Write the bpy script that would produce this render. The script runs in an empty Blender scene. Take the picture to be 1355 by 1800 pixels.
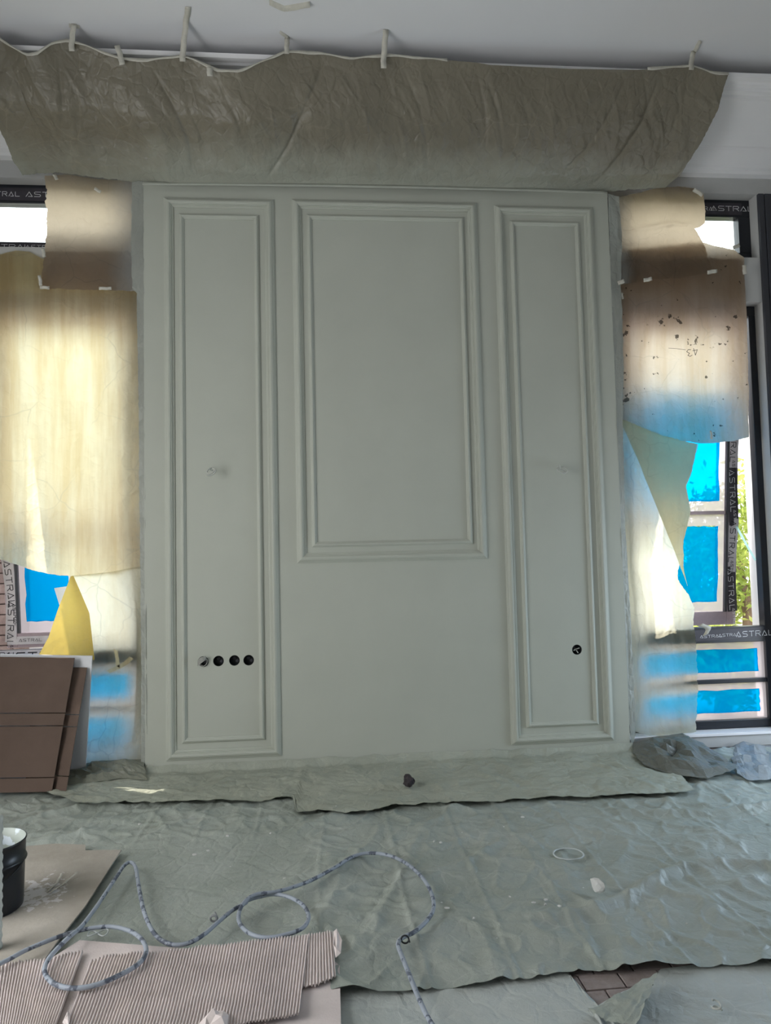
import bpy, bmesh, math, random
import numpy as np
from mathutils import Vector, Matrix

# ------------------------------------------------------------------ camera, world, lights
F = 1250.0
YAW, PIT, ROL = [math.radians(a) for a in (5.003, 3.299, -1.289)]
CAM = np.array([0.0, -4.717, 1.4])
_cy, _sy, _cp, _sp, _cr, _sr = math.cos(YAW), math.sin(YAW), math.cos(PIT), math.sin(PIT), math.cos(ROL), math.sin(ROL)
FWD = np.array([_sy*_cp, _cy*_cp, _sp]); _r0 = np.array([_cy, -_sy, 0.0]); _u0 = np.cross(_r0, FWD)
RGT = _cr*_r0 + _sr*_u0; UPV = -_sr*_r0 + _cr*_u0
scene = bpy.context.scene
COL = scene.collection
cam_d = bpy.data.cameras.new('camera'); cam = bpy.data.objects.new('camera', cam_d); COL.objects.link(cam)
cam_d.sensor_fit = 'VERTICAL'; cam_d.sensor_height = 36.0; cam_d.lens = 36.0*F/1800.0
cam_d.clip_start = 0.05; cam_d.clip_end = 300
M3 = Matrix(((RGT[0], UPV[0], -FWD[0]), (RGT[1], UPV[1], -FWD[1]), (RGT[2], UPV[2], -FWD[2])))
cam.matrix_world = Matrix.Translation(CAM) @ M3.to_4x4()
scene.camera = cam
vs = scene.view_settings
vs.view_transform = 'Standard'; vs.look = 'None'; vs.gamma = 1.0; vs.use_curve_mapping = False
vs.exposure = 0.0

world = bpy.data.worlds.new('sky'); scene.world = world; world.use_nodes = True
bg = world.node_tree.nodes['Background']
bg.inputs[0].default_value = (0.93, 0.97, 1.0, 1); bg.inputs[1].default_value = 4.2

def lamp(name, kind, loc, direction, power, color, sx=1, sy=1):
    d = bpy.data.lights.new(name, kind); d.energy = power; d.color = color
    if kind == 'AREA':
        d.shape = 'RECTANGLE'; d.size = sx; d.size_y = sy
    o = bpy.data.objects.new(name, d); COL.objects.link(o); o.location = loc
    o.rotation_euler = Vector(direction).to_track_quat('-Z', 'Y').to_euler()
    return o
sun = lamp('sun', 'SUN', (-6, 4, 9), (0.65, -0.38, -0.95), 6.0, (1.0, 0.93, 0.80)); sun.data.angle = math.radians(0.6)
# daylight through the big openings in the left and right walls of the room
lamp('left_opening_daylight', 'AREA', (-2.98, -3.0, 1.6), (1, 0.1, -.30), 48, (1.0, 0.98, 0.94), 2.4, 2.3)
lamp('right_opening_daylight', 'AREA', (3.87, -0.95, .95), (-1, -.6, -.5), 36, (0.50, 0.74, 1.0), 1.2, 1.4)

# ------------------------------------------------------------------ geometry helpers
def ray(px, py): return FWD + RGT*(px-677.5)/F + UPV*(900-py)/F
def PY(px, py, y): d = ray(px, py); return CAM + d*(y-CAM[1])/d[1]      # point on the plane y = const (parallel to the wall)
def PZ(px, py, z): d = ray(px, py); return CAM + d*(z-CAM[2])/d[2]      # point on the plane z = const (parallel to the floor)

WORLD = {}
def tag(o, label=None, cat=None, group=None, kind=None):
    if label: o['label'] = label
    if cat: o['category'] = cat
    if group: o['group'] = group
    if kind: o['kind'] = kind
    return o
def empty(name, loc, label=None, cat=None, group=None, kind=None):
    o = bpy.data.objects.new(name, None); COL.objects.link(o); o.location = loc; o.empty_display_size = 0.1
    WORLD[o.name] = Vector(loc)
    return tag(o, label, cat, group, kind)
def place(o, wloc, parent):
    WORLD[o.name] = Vector(wloc)
    if parent is not None:
        o.parent = parent; o.location = Vector(wloc) - WORLD[parent.name]
    else:
        o.location = wloc
def obj(name, verts, faces, mat, parent=None, smooth=False, mats=None, fmat=None):
    """one mesh object from world coordinates; its origin goes to the middle of its base"""
    v = np.array(verts, float)
    lo, hi = v.min(0), v.max(0)
    org = np.array([(lo[0]+hi[0])/2, (lo[1]+hi[1])/2, lo[2]])
    me = bpy.data.meshes.new(name); me.from_pydata((v-org).tolist(), [], [tuple(map(int, f)) for f in faces]); me.update()
    if mats:
        for m in mats: me.materials.append(m)
        if fmat is not None: me.polygons.foreach_set('material_index', np.array(fmat, dtype=np.int32))
    else:
        me.materials.append(mat)
    if smooth: me.polygons.foreach_set('use_smooth', np.ones(len(me.polygons), dtype=bool))
    o = bpy.data.objects.new(name, me); COL.objects.link(o); place(o, org.tolist(), parent)
    return o
class MB:
    def __init__(s): s.v = []; s.f = []
    def add(s, v, f):
        n = len(s.v); s.v += [tuple(p) for p in v]; s.f += [tuple(i+n for i in q) for q in f]; return s
    def box(s, x0, x1, y0, y1, z0, z1):
        v = [(x, y, z) for z in (z0, z1) for y in (y0, y1) for x in (x0, x1)]
        return s.add(v, [(0,2,3,1),(4,5,7,6),(0,1,5,4),(2,6,7,3),(0,4,6,2),(1,3,7,5)])
    def slab(s, quad, nrm, t):
        """four corners plus thickness along nrm"""
        q = [np.array(p, float) for p in quad]; n = np.array(nrm, float); n /= np.linalg.norm(n)
        v = [p for p in q] + [p+n*t for p in q]
        return s.add(v, [(0,1,2,3),(7,6,5,4),(0,4,5,1),(1,5,6,2),(2,6,7,3),(3,7,4,0)])
    def tube(s, pts, r, n=8, caps=True):
        P = [np.array(p, float) for p in pts]; m = len(P); rr = r if hasattr(r, '__len__') else [r]*m
        up = None; base = len(s.v); vv = []
        for i in range(m):
            t = P[min(i+1, m-1)]-P[max(i-1, 0)]; t = t/(np.linalg.norm(t)+1e-12)
            if up is None:
                a = np.array([0,0,1.0]) if abs(t[2]) < .9 else np.array([1.0,0,0])
            else: a = up
            u = a - t*np.dot(a, t); u /= (np.linalg.norm(u)+1e-12); up = u; w = np.cross(t, u)
            for k in range(n):
                an = 2*math.pi*k/n; vv.append(P[i] + rr[i]*(math.cos(an)*u + math.sin(an)*w))
        ff = [(i*n+k, i*n+(k+1) % n, (i+1)*n+(k+1) % n, (i+1)*n+k) for i in range(m-1) for k in range(n)]
        if caps: ff += [tuple(range(n-1, -1, -1)), tuple((m-1)*n+k for k in range(n))]
        return s.add(vv, ff)
    def lathe(s, prof, c, n=32, axis='z'):
        vv = []; m = len(prof)
        for (r, h) in prof:
            for k in range(n):
                a = 2*math.pi*k/n
                if axis == 'z': vv.append((c[0]+r*math.cos(a), c[1]+r*math.sin(a), c[2]+h))
                else: vv.append((c[0]+r*math.cos(a), c[1]+h, c[2]+r*math.sin(a)))
        ff = [(i*n+k, i*n+(k+1) % n, (i+1)*n+(k+1) % n, (i+1)*n+k) for i in range(m-1) for k in range(n)]
        return s.add(vv, ff)
    def build(s, name, mat, parent=None, smooth=False): return obj(name, s.v, s.f, mat, parent, smooth)

def bevel(o, w=0.004, seg=2):
    b = o.modifiers.new('bevel', 'BEVEL'); b.width = w; b.segments = seg; b.limit_method = 'ANGLE'; return o

# numpy noise
def _h(ix, iy, seed):
    n = (ix.astype(np.int64)*374761393 + iy.astype(np.int64)*668265263 + seed*2147483647) & 0xFFFFFFFF
    n = ((n ^ (n >> 13))*1274126177) & 0xFFFFFFFF
    return ((n ^ (n >> 16)) & 0xFFFF)/65535.0*2*np.pi
def gn(x, y, seed=0):
    x = np.asarray(x, float); y = np.asarray(y, float)
    ix, iy = np.floor(x), np.floor(y); fx, fy = x-ix, y-iy
    u, v = fx*fx*fx*(fx*(fx*6-15)+10), fy*fy*fy*(fy*(fy*6-15)+10)
    def g(dx, dy):
        a = _h(ix+dx, iy+dy, seed); return np.cos(a)*(fx-dx)+np.sin(a)*(fy-dy)
    a = g(0,0)*(1-u)+g(1,0)*u; b = g(0,1)*(1-u)+g(1,1)*u
    return (a*(1-v)+b*v)*1.4
def fbm(x, y, seed=0, o=3):
    return sum(gn(x*2**i, y*2**i, seed+i*17)/2**i for i in range(o))
def ridge(x, y, seed=0):
    return np.maximum(0, 1-np.abs(gn(x, y, seed))*5)**1.5
def crumple(x, y, seed=0, o=3):
    wx = x+.35*gn(x*.7, y*.7, seed+91); wy = y+.35*gn(x*.7+9, y*.7, seed+92)
    return sum(-np.abs(gn(wx*1.9**i, wy*1.9**i, seed+i*13))/1.7**i for i in range(o))

def resample(pts, n, by=None):
    P = np.array(pts, float)
    d = np.linalg.norm(np.diff(P, axis=0), axis=1) if by is None else np.abs(np.diff(P[:, by]))+1e-6
    t = np.concatenate([[0], np.cumsum(d)]); t /= t[-1]
    s = np.linspace(0, 1, n)
    return np.stack([np.interp(s, t, P[:, k]) for k in range(3)], -1)
def coons(top, bottom, left, right, nu, nv, byx=None):
    T, B = resample(top, nu, byx), resample(bottom, nu, byx); L, R = resample(left, nv), resample(right, nv)
    u = np.linspace(0, 1, nu)[None, :, None]; v = np.linspace(0, 1, nv)[:, None, None]
    S = (1-v)*T[None]+v*B[None]+(1-u)*L[:, None]+u*R[:, None]
    S -= (1-u)*(1-v)*T[0]+u*(1-v)*T[-1]+(1-u)*v*B[0]+u*v*B[-1]
    return S
def gnormals(S):
    du = np.gradient(S, axis=1); dv = np.gradient(S, axis=0)
    n = np.cross(du, dv); n /= (np.linalg.norm(n, axis=2, keepdims=True)+1e-9); return n
def uvlen(S):
    a = np.concatenate([np.zeros((S.shape[0], 1)), np.cumsum(np.linalg.norm(np.diff(S, axis=1), axis=2), axis=1)], 1)
    b = np.concatenate([np.zeros((1, S.shape[1])), np.cumsum(np.linalg.norm(np.diff(S, axis=0), axis=2), axis=0)], 0)
    return a, b
def grid_obj(name, S, mat, parent=None, smooth=True, thick=0):
    nv, nu = S.shape[:2]; idx = np.arange(nu*nv).reshape(nv, nu)
    f = np.stack([idx[:-1, :-1], idx[1:, :-1], idx[1:, 1:], idx[:-1, 1:]], -1).reshape(-1, 4)
    o = obj(name, S.reshape(-1, 3), f, mat, parent, smooth)
    if thick:
        m = o.modifiers.new('thickness', 'SOLIDIFY'); m.thickness = thick; m.offset = 0
    return o
def sheet(name, top, bottom, left, right, nu, nv, mat, wr=None, parent=None, rag=(0, 0, 0, 0), seed=0, byx=None, ndir=None):
    """film from four edge lines; wr(a, b, u, v) -> displacement along the normal (towards the room)"""
    S = coons(top, bottom, left, right, nu, nv, byx)
    a, b = uvlen(S); nv_, nu_ = S.shape[:2]
    u = np.linspace(0, 1, nu)[None, :]+0*a; v = np.linspace(0, 1, nv)[:, None]+0*a
    du = np.gradient(S, axis=1); dv = np.gradient(S, axis=0)
    def unit(q): return q/(np.linalg.norm(q, axis=2, keepdims=True)+1e-9)
    jag = lambda t, s: (fbm(t*14, t*0+s, seed+s, 4)+.6*gn(t*60, t*0+s, seed+s+5))[..., None]
    wt = np.clip(1-v/.25, 0, 1)[..., None]; wb = np.clip(1-(1-v)/.25, 0, 1)[..., None]
    wl = np.clip(1-u/.25, 0, 1)[..., None]; wrr = np.clip(1-(1-u)/.25, 0, 1)[..., None]
    D = rag[0]*jag(a, 1)*wt**3*unit(dv)+rag[1]*jag(a, 2)*wb**3*unit(dv)+rag[2]*jag(b, 3)*wl**3*unit(du)+rag[3]*jag(b, 4)*wrr**3*unit(du)
    n = gnormals(S) if ndir is None else np.array(ndir, float)[None, None]+0*S
    if ndir is None:
        if (n*(CAM-S)).sum() < 0: n = -n
    if wr is not None: D = D+n*wr(a, b, u, v)[..., None]
    return grid_obj(name, S+D, mat, parent)
def ribbon(pts, wdir, w, nrm, t=0.0012):
    mb = MB(); P = [np.array(p, float) for p in pts]; wd = np.array(wdir, float); wd /= np.linalg.norm(wd); n = np.array(nrm, float); n /= np.linalg.norm(n)
    v = []
    for p in P: v += [p-wd*w/2, p+wd*w/2, p+wd*w/2+n*t, p-wd*w/2+n*t]
    f = [(0,1,2,3), (4*(len(P)-1)+3, 4*(len(P)-1)+2, 4*(len(P)-1)+1, 4*(len(P)-1))]
    for i in range(len(P)-1):
        for k in range(4): f.append((4*i+k, 4*i+4+k, 4*i+4+(k+1) % 4, 4*i+(k+1) % 4))
    return mb.add(v, f)

GLY = {'A': [[(0,0),(.5,1),(1,0),(.38,0)]], 'S': [[(1,1),(.15,1),(0,.8),(.1,.55),(.9,.45),(1,.2),(.85,0),(0,0)]], 'T': [[(0,1),(1,1)],[(.5,1),(.5,0)]],
       'R': [[(0,0),(0,1),(.85,1),(1,.78),(.85,.5),(.2,.5)],[(.5,.5),(1,0)]], 'L': [[(0,1),(0,0),(.9,0)]],
       '4': [[(.7,0),(.7,1),(0,.3),(1,.3)]], '3': [[(0,.9),(.5,1),(.9,.8),(.45,.55),(.95,.25),(.5,0),(0,.1)]], '-': [[(0,.5),(1,.5)]]}
def word(txt, org, xd, zd, h, stroke=.16, sx=.8, gap=.28, t=.0008):
    xd = np.array(xd, float); xd /= np.linalg.norm(xd); zd = np.array(zd, float); zd -= xd*np.dot(xd, zd); zd /= np.linalg.norm(zd)
    n = np.cross(xd, zd); mb = MB(); cx = 0; o = np.array(org, float)
    for ch in txt:
        for pl in GLY.get(ch, []):
            for (a, b) in zip(pl[:-1], pl[1:]):
                A = np.array([cx+a[0]*sx, a[1]]); B = np.array([cx+b[0]*sx, b[1]]); d = (B-A)/(np.linalg.norm(B-A)+1e-9); p = np.array([-d[1], d[0]])*stroke/2
                A = A-d*stroke*.4; B = B+d*stroke*.4
                q = [A-p, B-p, B+p, A+p]
                mb.slab([o+xd*(k[0]*h)+zd*(k[1]*h) for k in q], n, t)
        cx += sx+gap
    return mb

# ------------------------------------------------------------------ materials
def mat(name):
    m = bpy.data.materials.new(name); m.use_nodes = True; nt = m.node_tree; nt.nodes.clear()
    out = nt.nodes.new('ShaderNodeOutputMaterial'); return m, nt, out
def N(nt, t, **kw):
    n = nt.nodes.new(t)
    for k, v in kw.items():
        if k in ('op',): n.operation = v
        elif hasattr(n, k): setattr(n, k, v)
        else: n.inputs[k].default_value = v
    return n
def pos(nt): return nt.nodes.new('ShaderNodeNewGeometry').outputs['Position']
def noise(nt, scale, detail=4, rough=.6, vec=None, dist=0):
    n = nt.nodes.new('ShaderNodeTexNoise'); n.inputs['Scale'].default_value = scale; n.inputs['Detail'].default_value = detail; n.inputs['Roughness'].default_value = rough; n.inputs['Distortion'].default_value = dist
    nt.links.new(vec if vec is not None else pos(nt), n.inputs['Vector']); return n.outputs['Fac']
def ramp(nt, src, stops):
    r = nt.nodes.new('ShaderNodeValToRGB'); e = r.color_ramp.elements
    while len(e) < len(stops): e.new(.5)
    for i, (p, c) in enumerate(stops):
        e[i].position = p; e[i].color = tuple(c)+(1,) if hasattr(c, '__len__') else (c, c, c, 1)
    nt.links.new(src, r.inputs[0]); return r.outputs['Color']
def mixc(nt, fac, a, b):
    m = nt.nodes.new('ShaderNodeMix'); m.data_type = 'RGBA'
    for s, v in ((0, fac), (6, a), (7, b)):
        if hasattr(v, 'is_output'): nt.links.new(v, m.inputs[s])
        else: m.inputs[s].default_value = v if s == 0 else tuple(v)+(1,)
    return m.outputs[2]
def math_(nt, op, a, b=0.0, c=None):
    m = nt.nodes.new('ShaderNodeMath'); m.operation = op
    for i, v in enumerate((a, b, c)):
        if v is None: continue
        if hasattr(v, 'is_output'): nt.links.new(v, m.inputs[i])
        else: m.inputs[i].default_value = v
    return m.outputs[0]
def sep(nt, axis):
    s = nt.nodes.new('ShaderNodeSeparateXYZ'); nt.links.new(pos(nt), s.inputs[0]); return s.outputs[axis]
def maprange(nt, v, a, b, c=0.0, d=1.0):
    m = nt.nodes.new('ShaderNodeMapRange'); nt.links.new(v, m.inputs[0])
    for i, k in enumerate((a, b, c, d)): m.inputs[i+1].default_value = k
    return m.outputs[0]
def bump(nt, h, strength, dist=.01):
    b = nt.nodes.new('ShaderNodeBump'); b.inputs['Strength'].default_value = strength; b.inputs['Distance'].default_value = dist
    nt.links.new(h, b.inputs['Height']); return b.outputs[0]
def principled(nt, col, rough=.5, spec=.5, normal=None, metal=0):
    p = nt.nodes.new('ShaderNodeBsdfPrincipled')
    if hasattr(col, 'is_output'): nt.links.new(col, p.inputs['Base Color'])
    else: p.inputs['Base Color'].default_value = tuple(col)+(1,)
    if hasattr(rough, 'is_output'): nt.links.new(rough, p.inputs['Roughness'])
    else: p.inputs['Roughness'].default_value = rough
    p.inputs['Specular IOR Level'].default_value = spec; p.inputs['Metallic'].default_value = metal
    if normal is not None: nt.links.new(normal, p.inputs['Normal'])
    return p.outputs[0]
def simple(name, col, rough=.5, spec=.4, var=.12, scale=6, bs=0.0, bscale=60, metal=0):
    m, nt, out = mat(name)
    c = ramp(nt, noise(nt, scale, 5), [(.3, [k*(1-var) for k in col]), (.7, [min(1, k*(1+var)) for k in col])])
    nrm = bump(nt, noise(nt, bscale, 4), bs) if bs else None
    nt.links.new(principled(nt, c, rough, spec, nrm, metal), out.inputs[0]); return m

PAINT = simple('sage_wall_paint', (.43, .445, .385), .55, .3, .03, 2.5, .05, 180)
CEIL = simple('white_ceiling_paint', (.72, .72, .73), .8, .2, .02, 1.5)
CORN = simple('white_cornice_plaster', (.82, .815, .82), .6, .25, .02, 3, .03, 90)
PRIMER = simple('grey_primed_wall', (.50, .50, .49), .8, .2, .06, 3, .08, 70)
REVEAL = simple('white_exterior_render', (.80, .79, .80), .8, .2, .03, 3)
INNERWALL = simple('unfinished_room_wall', (.36, .36, .35), .8, .2, .03, 2)
BLACKF = simple('black_window_aluminium', (.012, .014, .02), .35, .5, .15, 8)
LILACF = simple('film_wrapped_window_profile', (.42, .33, .36), .4, .4, .1, 10)
DARKTRIM = simple('dark_grey_cladding', (.045, .047, .055), .5, .4, .1, 6)
TAPE = simple('masking_tape_paper', (.56, .54, .47), .8, .2, .1, 30, .2, 200)
BLACKP = simple('black_plastic', (.012, .014, .016), .5, .4, .2, 20)
WIRE = simple('grey_wire_sheath', (.50, .51, .47), .5, .4, .1, 40)
INKD = simple('black_print', (.02, .02, .025), .6, .2, .1, 40)
INKW = simple('white_print', (.72, .72, .74), .6, .2, .1, 40)
WTAPE = simple('white_protective_tape', (.62, .58, .60), .45, .4, .1, 14)
BTAPE = simple('dark_protective_tape', (.05, .045, .055), .4, .4, .2, 14)
CARDB = simple('brown_cardboard', (.125, .088, .070), .85, .15, .1, 5, .1, 120)
CARDG = simple('greyish_kraft_board', (.30, .27, .235), .85, .15, .16, 4, .15, 90)
CARDC = simple('dusty_corrugated_card', (.68, .60, .58), .9, .1, .12, 5, .15, 150)
WHITEB = simple('white_laminate_board', (.66, .66, .68), .5, .4, .03, 3)
DUST = simple('white_plaster_scrap', (.60, .60, .58), .9, .2, .08, 30, .3, 80)
STONE = simple('dark_mineral_lump', (.035, .028, .032), .7, .4, .5, 40, .8, 60)
TRUNK = simple('tree_bark', (.16, .11, .08), .9, .1, .3, 12)
GROUND = simple('outside_ground', (.28, .27, .23), .95, .1, .2, 1)

def spatter(name, base, spot, density, scale, rough=.4, spec=.4, streak=None):
    m, nt, out = mat(name)
    c = ramp(nt, noise(nt, 4, 5), [(.3, [k*.85 for k in base]), (.7, [k*1.15 for k in base])])
    s = noise(nt, scale, 3, .55)
    f = ramp(nt, s, [(density, 0.0), (density+.04, 1.0)])
    c = mixc(nt, f, c, spot)
    nt.links.new(principled(nt, c, rough, spec), out.inputs[0]); return m
HOSE = spatter('splattered_hose_rubber', (.31, .345, .40), (.10, .115, .15), .54, 30, .5, .4)
BUCKET = spatter('splattered_black_bucket', (.008, .010, .014), (.36, .38, .42), .70, 26, .35, .5)
BUCKETIN = spatter('paint_coated_bucket_inside', (.42, .46, .42), (.62, .68, .74), .55, 18, .5, .4)

def vedge(nt, scale):
    v = nt.nodes.new('ShaderNodeTexVoronoi'); v.feature = 'DISTANCE_TO_EDGE'; v.inputs['Scale'].default_value = scale
    ad = nt.nodes.new('ShaderNodeVectorMath'); ad.operation = 'MULTIPLY_ADD'
    nn = nt.nodes.new('ShaderNodeTexNoise'); nn.inputs['Scale'].default_value = scale*1.7; nt.links.new(pos(nt), nn.inputs['Vector'])
    nt.links.new(nn.outputs['Color'], ad.inputs[0]); ad.inputs[1].default_value = (.35/scale,)*3; nt.links.new(pos(nt), ad.inputs[2])
    nt.links.new(ad.outputs[0], v.inputs['Vector']); return v.outputs['Distance']
def kinks(nt, scale, amount, width):
    line = ramp(nt, vedge(nt, scale), [(0.0, amount), (width, 0.0)])
    return math_(nt, 'MULTIPLY', line, ramp(nt, noise(nt, scale*.8, 3), [(.45, 0.0), (.6, 1.0)]))
def film(name, refl, trans, fac, over=None, overfn=None, rough=.38, bs=.35, blot=None, spec=.35, streak=0.0, crease=.45):
    """thin plastic film: reflects its own dull colour, glows when lit from behind"""
    m, nt, out = mat(name)
    n1 = noise(nt, 2.2, 6, .65); n2 = noise(nt, 22, 5, .6, dist=1.5)
    c = ramp(nt, n1, [(.3, [k*.88 for k in refl]), (.7, [k*1.12 for k in refl])])
    t = ramp(nt, n1, [(.3, [k*.90 for k in trans]), (.7, [min(1, k*1.08) for k in trans])])
    f = fac
    if streak:      # light and dark of vertical drape folds, put into the glow colour
        mp = nt.nodes.new('ShaderNodeMapping'); mp.inputs['Scale'].default_value = (1, 1, .07); nt.links.new(pos(nt), mp.inputs['Vector'])
        sk = ramp(nt, noise(nt, 9, 4, .6, mp.outputs[0]), [(.38, 0.0), (.62, 1.0)])
        t = mixc(nt, math_(nt, 'MULTIPLY', sk, streak), t, [trans[0]*.80, trans[1]*.70, trans[2]*.55])
    if crease:      # whitened kinks of the plastic
        kf = kinks(nt, 3.2, crease, .018)
        t = mixc(nt, kf, t, [k*.55 for k in trans]); c = mixc(nt, kf, c, [min(1, k*1.5) for k in refl])
    if over is not None:
        o = overfn(nt); c = mixc(nt, o, c, over); f = math_(nt, 'MULTIPLY', math_(nt, 'SUBTRACT', 1.0, math_(nt, 'MULTIPLY', o, .75)), fac)
    if blot is not None:
        b = blot(nt); c = mixc(nt, b, c, (.03, .025, .02)); t = mixc(nt, b, t, (.05, .04, .03))
    rid = math_(nt, 'ADD', math_(nt, 'MINIMUM', vedge(nt, 4.5), .10), math_(nt, 'MULTIPLY', math_(nt, 'MINIMUM', vedge(nt, 12), .12), .5))
    nrm = bump(nt, math_(nt, 'ADD', rid, math_(nt, 'MULTIPLY', n2, .12)), bs, .05)
    p = principled(nt, c, rough, spec, nrm)
    tr = nt.nodes.new('ShaderNodeBsdfTranslucent'); nt.links.new(t, tr.inputs[0]); nt.links.new(nrm, tr.inputs['Normal'])
    mx = nt.nodes.new('ShaderNodeMixShader')
    if hasattr(f, 'is_output'): nt.links.new(f, mx.inputs[0])
    else: mx.inputs[0].default_value = f
    nt.links.new(p, mx.inputs[1]); nt.links.new(tr.outputs[0], mx.inputs[2]); nt.links.new(mx.outputs[0], out.inputs[0])
    return m
def over_top(nt):      # paint mist from the sprayed panel on the lower hem of the overhead film
    z = sep(nt, 2); e = math_(nt, 'ADD', z, math_(nt, 'MULTIPLY', noise(nt, 9, 5), .16))
    return maprange(nt, e, 4.16, 3.98, 0.0, .75)
def over_side(x0, x1):
    def fn(nt):
        x = sep(nt, 0); e = math_(nt, 'ADD', x, math_(nt, 'MULTIPLY', math_(nt, 'SUBTRACT', noise(nt, 8, 5), .5), .16))
        return maprange(nt, e, x0, x1, 0.0, .8)
    return fn
def blots(nt):
    x = sep(nt, 0); edge = maprange(nt, x, 2.10, 2.26, .13, .0)
    b = noise(nt, 15, 4, .55); mask = noise(nt, 3.5, 2)
    v = math_(nt, 'ADD', math_(nt, 'ADD', b, edge), math_(nt, 'MULTIPLY', mask, .12))
    return ramp(nt, v, [(.735, 0.0), (.755, .85)])
F_OVER = film('olive_masking_film', (.20, .18, .135), (.10, .085, .05), .10, (.36, .375, .32), over_top, .33, .5)
F_TAN_L = film('tan_masking_film', (.19, .185, .165), (.80, .64, .47), .62, (.34, .37, .38), over_side(-1.42, -1.17), .4, .35)
F_TAN_R = film('tan_masking_film_stiff', (.105, .108, .095), (.78, .61, .44), .62, (.30, .32, .31), over_side(2.22, 2.06), .4, .35)
F_TAN_B = film('stained_masking_film', (.15, .14, .12), (.84, .70, .56), .68, (.30, .32, .30), over_side(2.14, 2.03), .4, .3, blots, streak=.6)
F_CREAM = film('cream_masking_film', (.34, .31, .22), (.92, .83, .58), .76, (.36, .37, .34), over_side(-1.26, -1.14), .4, .3, streak=.8)
F_CREAM2 = film('pale_masking_film', (.38, .38, .30), (.92, .90, .74), .86, (.34, .36, .32), over_side(2.12, 2.02), .4, .3, streak=.4)
F_CREAM3 = film('pale_lower_film', (.38, .38, .30), (.92, .90, .74), .86, (.34, .36, .32), over_side(-1.24, -1.15), .4, .3, streak=.4)
F_YELLOW = film('doubled_yellow_film', (.34, .27, .09), (.80, .58, .14), .62, rough=.4, bs=.15)
F_EDGE = film('whitish_edge_film', (.37, .385, .345), (.45, .46, .44), .25, rough=.35, bs=.4)
F_HEAP = film('grey_crumpled_film', (.165, .17, .15), (.2, .2, .18), .15, rough=.3, bs=.5)
F_CLEAR = film('pale_blue_grey_film', (.34, .37, .39), (.4, .45, .48), .2, rough=.25, bs=.5)

def floor_film(name, a, b, mist, rough=.42, spots=.66):
    m, nt, out = mat(name)
    n1 = noise(nt, 2.0, 7, .68, dist=.6); n2 = noise(nt, 34, 5, .65, dist=1.0)
    c = ramp(nt, n1, [(.28, a), (.52, [(i+j)/2 for i, j in zip(a, b)]), (.74, b)])
    st = noise(nt, 9, 8, .75, dist=2.5); c = mixc(nt, ramp(nt, st, [(.56, 0.0), (.72, .5)]), c, mist)
    v = nt.nodes.new('ShaderNodeTexVoronoi'); v.inputs['Scale'].default_value = 13; nt.links.new(pos(nt), v.inputs['Vector'])
    sp = math_(nt, 'MULTIPLY', math_(nt, 'LESS_THAN', v.outputs['Distance'], .055), math_(nt, 'GREATER_THAN', noise(nt, 2.3, 2), spots-.09))
    c = mixc(nt, sp, c, (.62, .64, .62))
    rid = math_(nt, 'MINIMUM', vedge(nt, 3.2), .07); rid2 = math_(nt, 'MINIMUM', vedge(nt, 9), .10)
    c = mixc(nt, kinks(nt, 4.0, .35, .016), c, mist)
    nrm = bump(nt, math_(nt, 'ADD', math_(nt, 'ADD', rid, math_(nt, 'MULTIPLY', rid2, .4)), math_(nt, 'MULTIPLY', n2, .10)), .6, .06)
    r = ramp(nt, n2, [(.3, rough-.02), (.7, rough+.2)])
    nt.links.new(principled(nt, c, r, .45, nrm), out.inputs[0]); return m
FL_MAIN = floor_film('paint_misted_floor_film', (.265, .295, .255), (.40, .43, .40), (.53, .55, .51))
FL_STRIP = floor_film('green_misted_floor_film', (.29, .305, .25), (.41, .425, .355), (.54, .55, .47))
FL_NEAR = floor_film('pale_floor_film', (.40, .43, .41), (.52, .55, .53), (.64, .66, .63))

def glass_mat():
    m, nt, out = mat('window_glass')
    t = nt.nodes.new('ShaderNodeBsdfTransparent'); t.inputs[0].default_value = (.93, .96, .95, 1)
    g = nt.nodes.new('ShaderNodeBsdfGlossy'); g.inputs['Roughness'].default_value = .03
    mx = nt.nodes.new('ShaderNodeMixShader'); f = nt.nodes.new('ShaderNodeFresnel'); f.inputs[0].default_value = 1.3
    nt.links.new(f.outputs[0], mx.inputs[0]); nt.links.new(t.outputs[0], mx.inputs[1]); nt.links.new(g.outputs[0], mx.inputs[2]); nt.links.new(mx.outputs[0], out.inputs[0]); return m
GLASS = glass_mat()
def tint(name, tcol, lcol, fac, var=.08):
    m, nt, out = mat(name)
    t = nt.nodes.new('ShaderNodeBsdfTransparent'); nt.links.new(ramp(nt, noise(nt, 5, 5), [(.3, [k*(1-var) for k in tcol]), (.7, [min(1, k*(1+var)) for k in tcol])]), t.inputs[0])
    l = nt.nodes.new('ShaderNodeBsdfTranslucent'); l.inputs[0].default_value = tuple(lcol)+(1,)
    mx = nt.nodes.new('ShaderNodeMixShader'); mx.inputs[0].default_value = fac
    nt.links.new(t.outputs[0], mx.inputs[1]); nt.links.new(l.outputs[0], mx.inputs[2]); nt.links.new(mx.outputs[0], out.inputs[0]); return m
BLUE = tint('blue_protective_film', (.0, .31, .78), (.0, .44, .95), .45)
FROST = tint('pinkish_glue_margin', (.62, .52, .56), (.75, .64, .68), .55, .2)
PAPER = tint('pale_sticker', (.3, .5, .5), (.80, .98, .98), .9)

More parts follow.
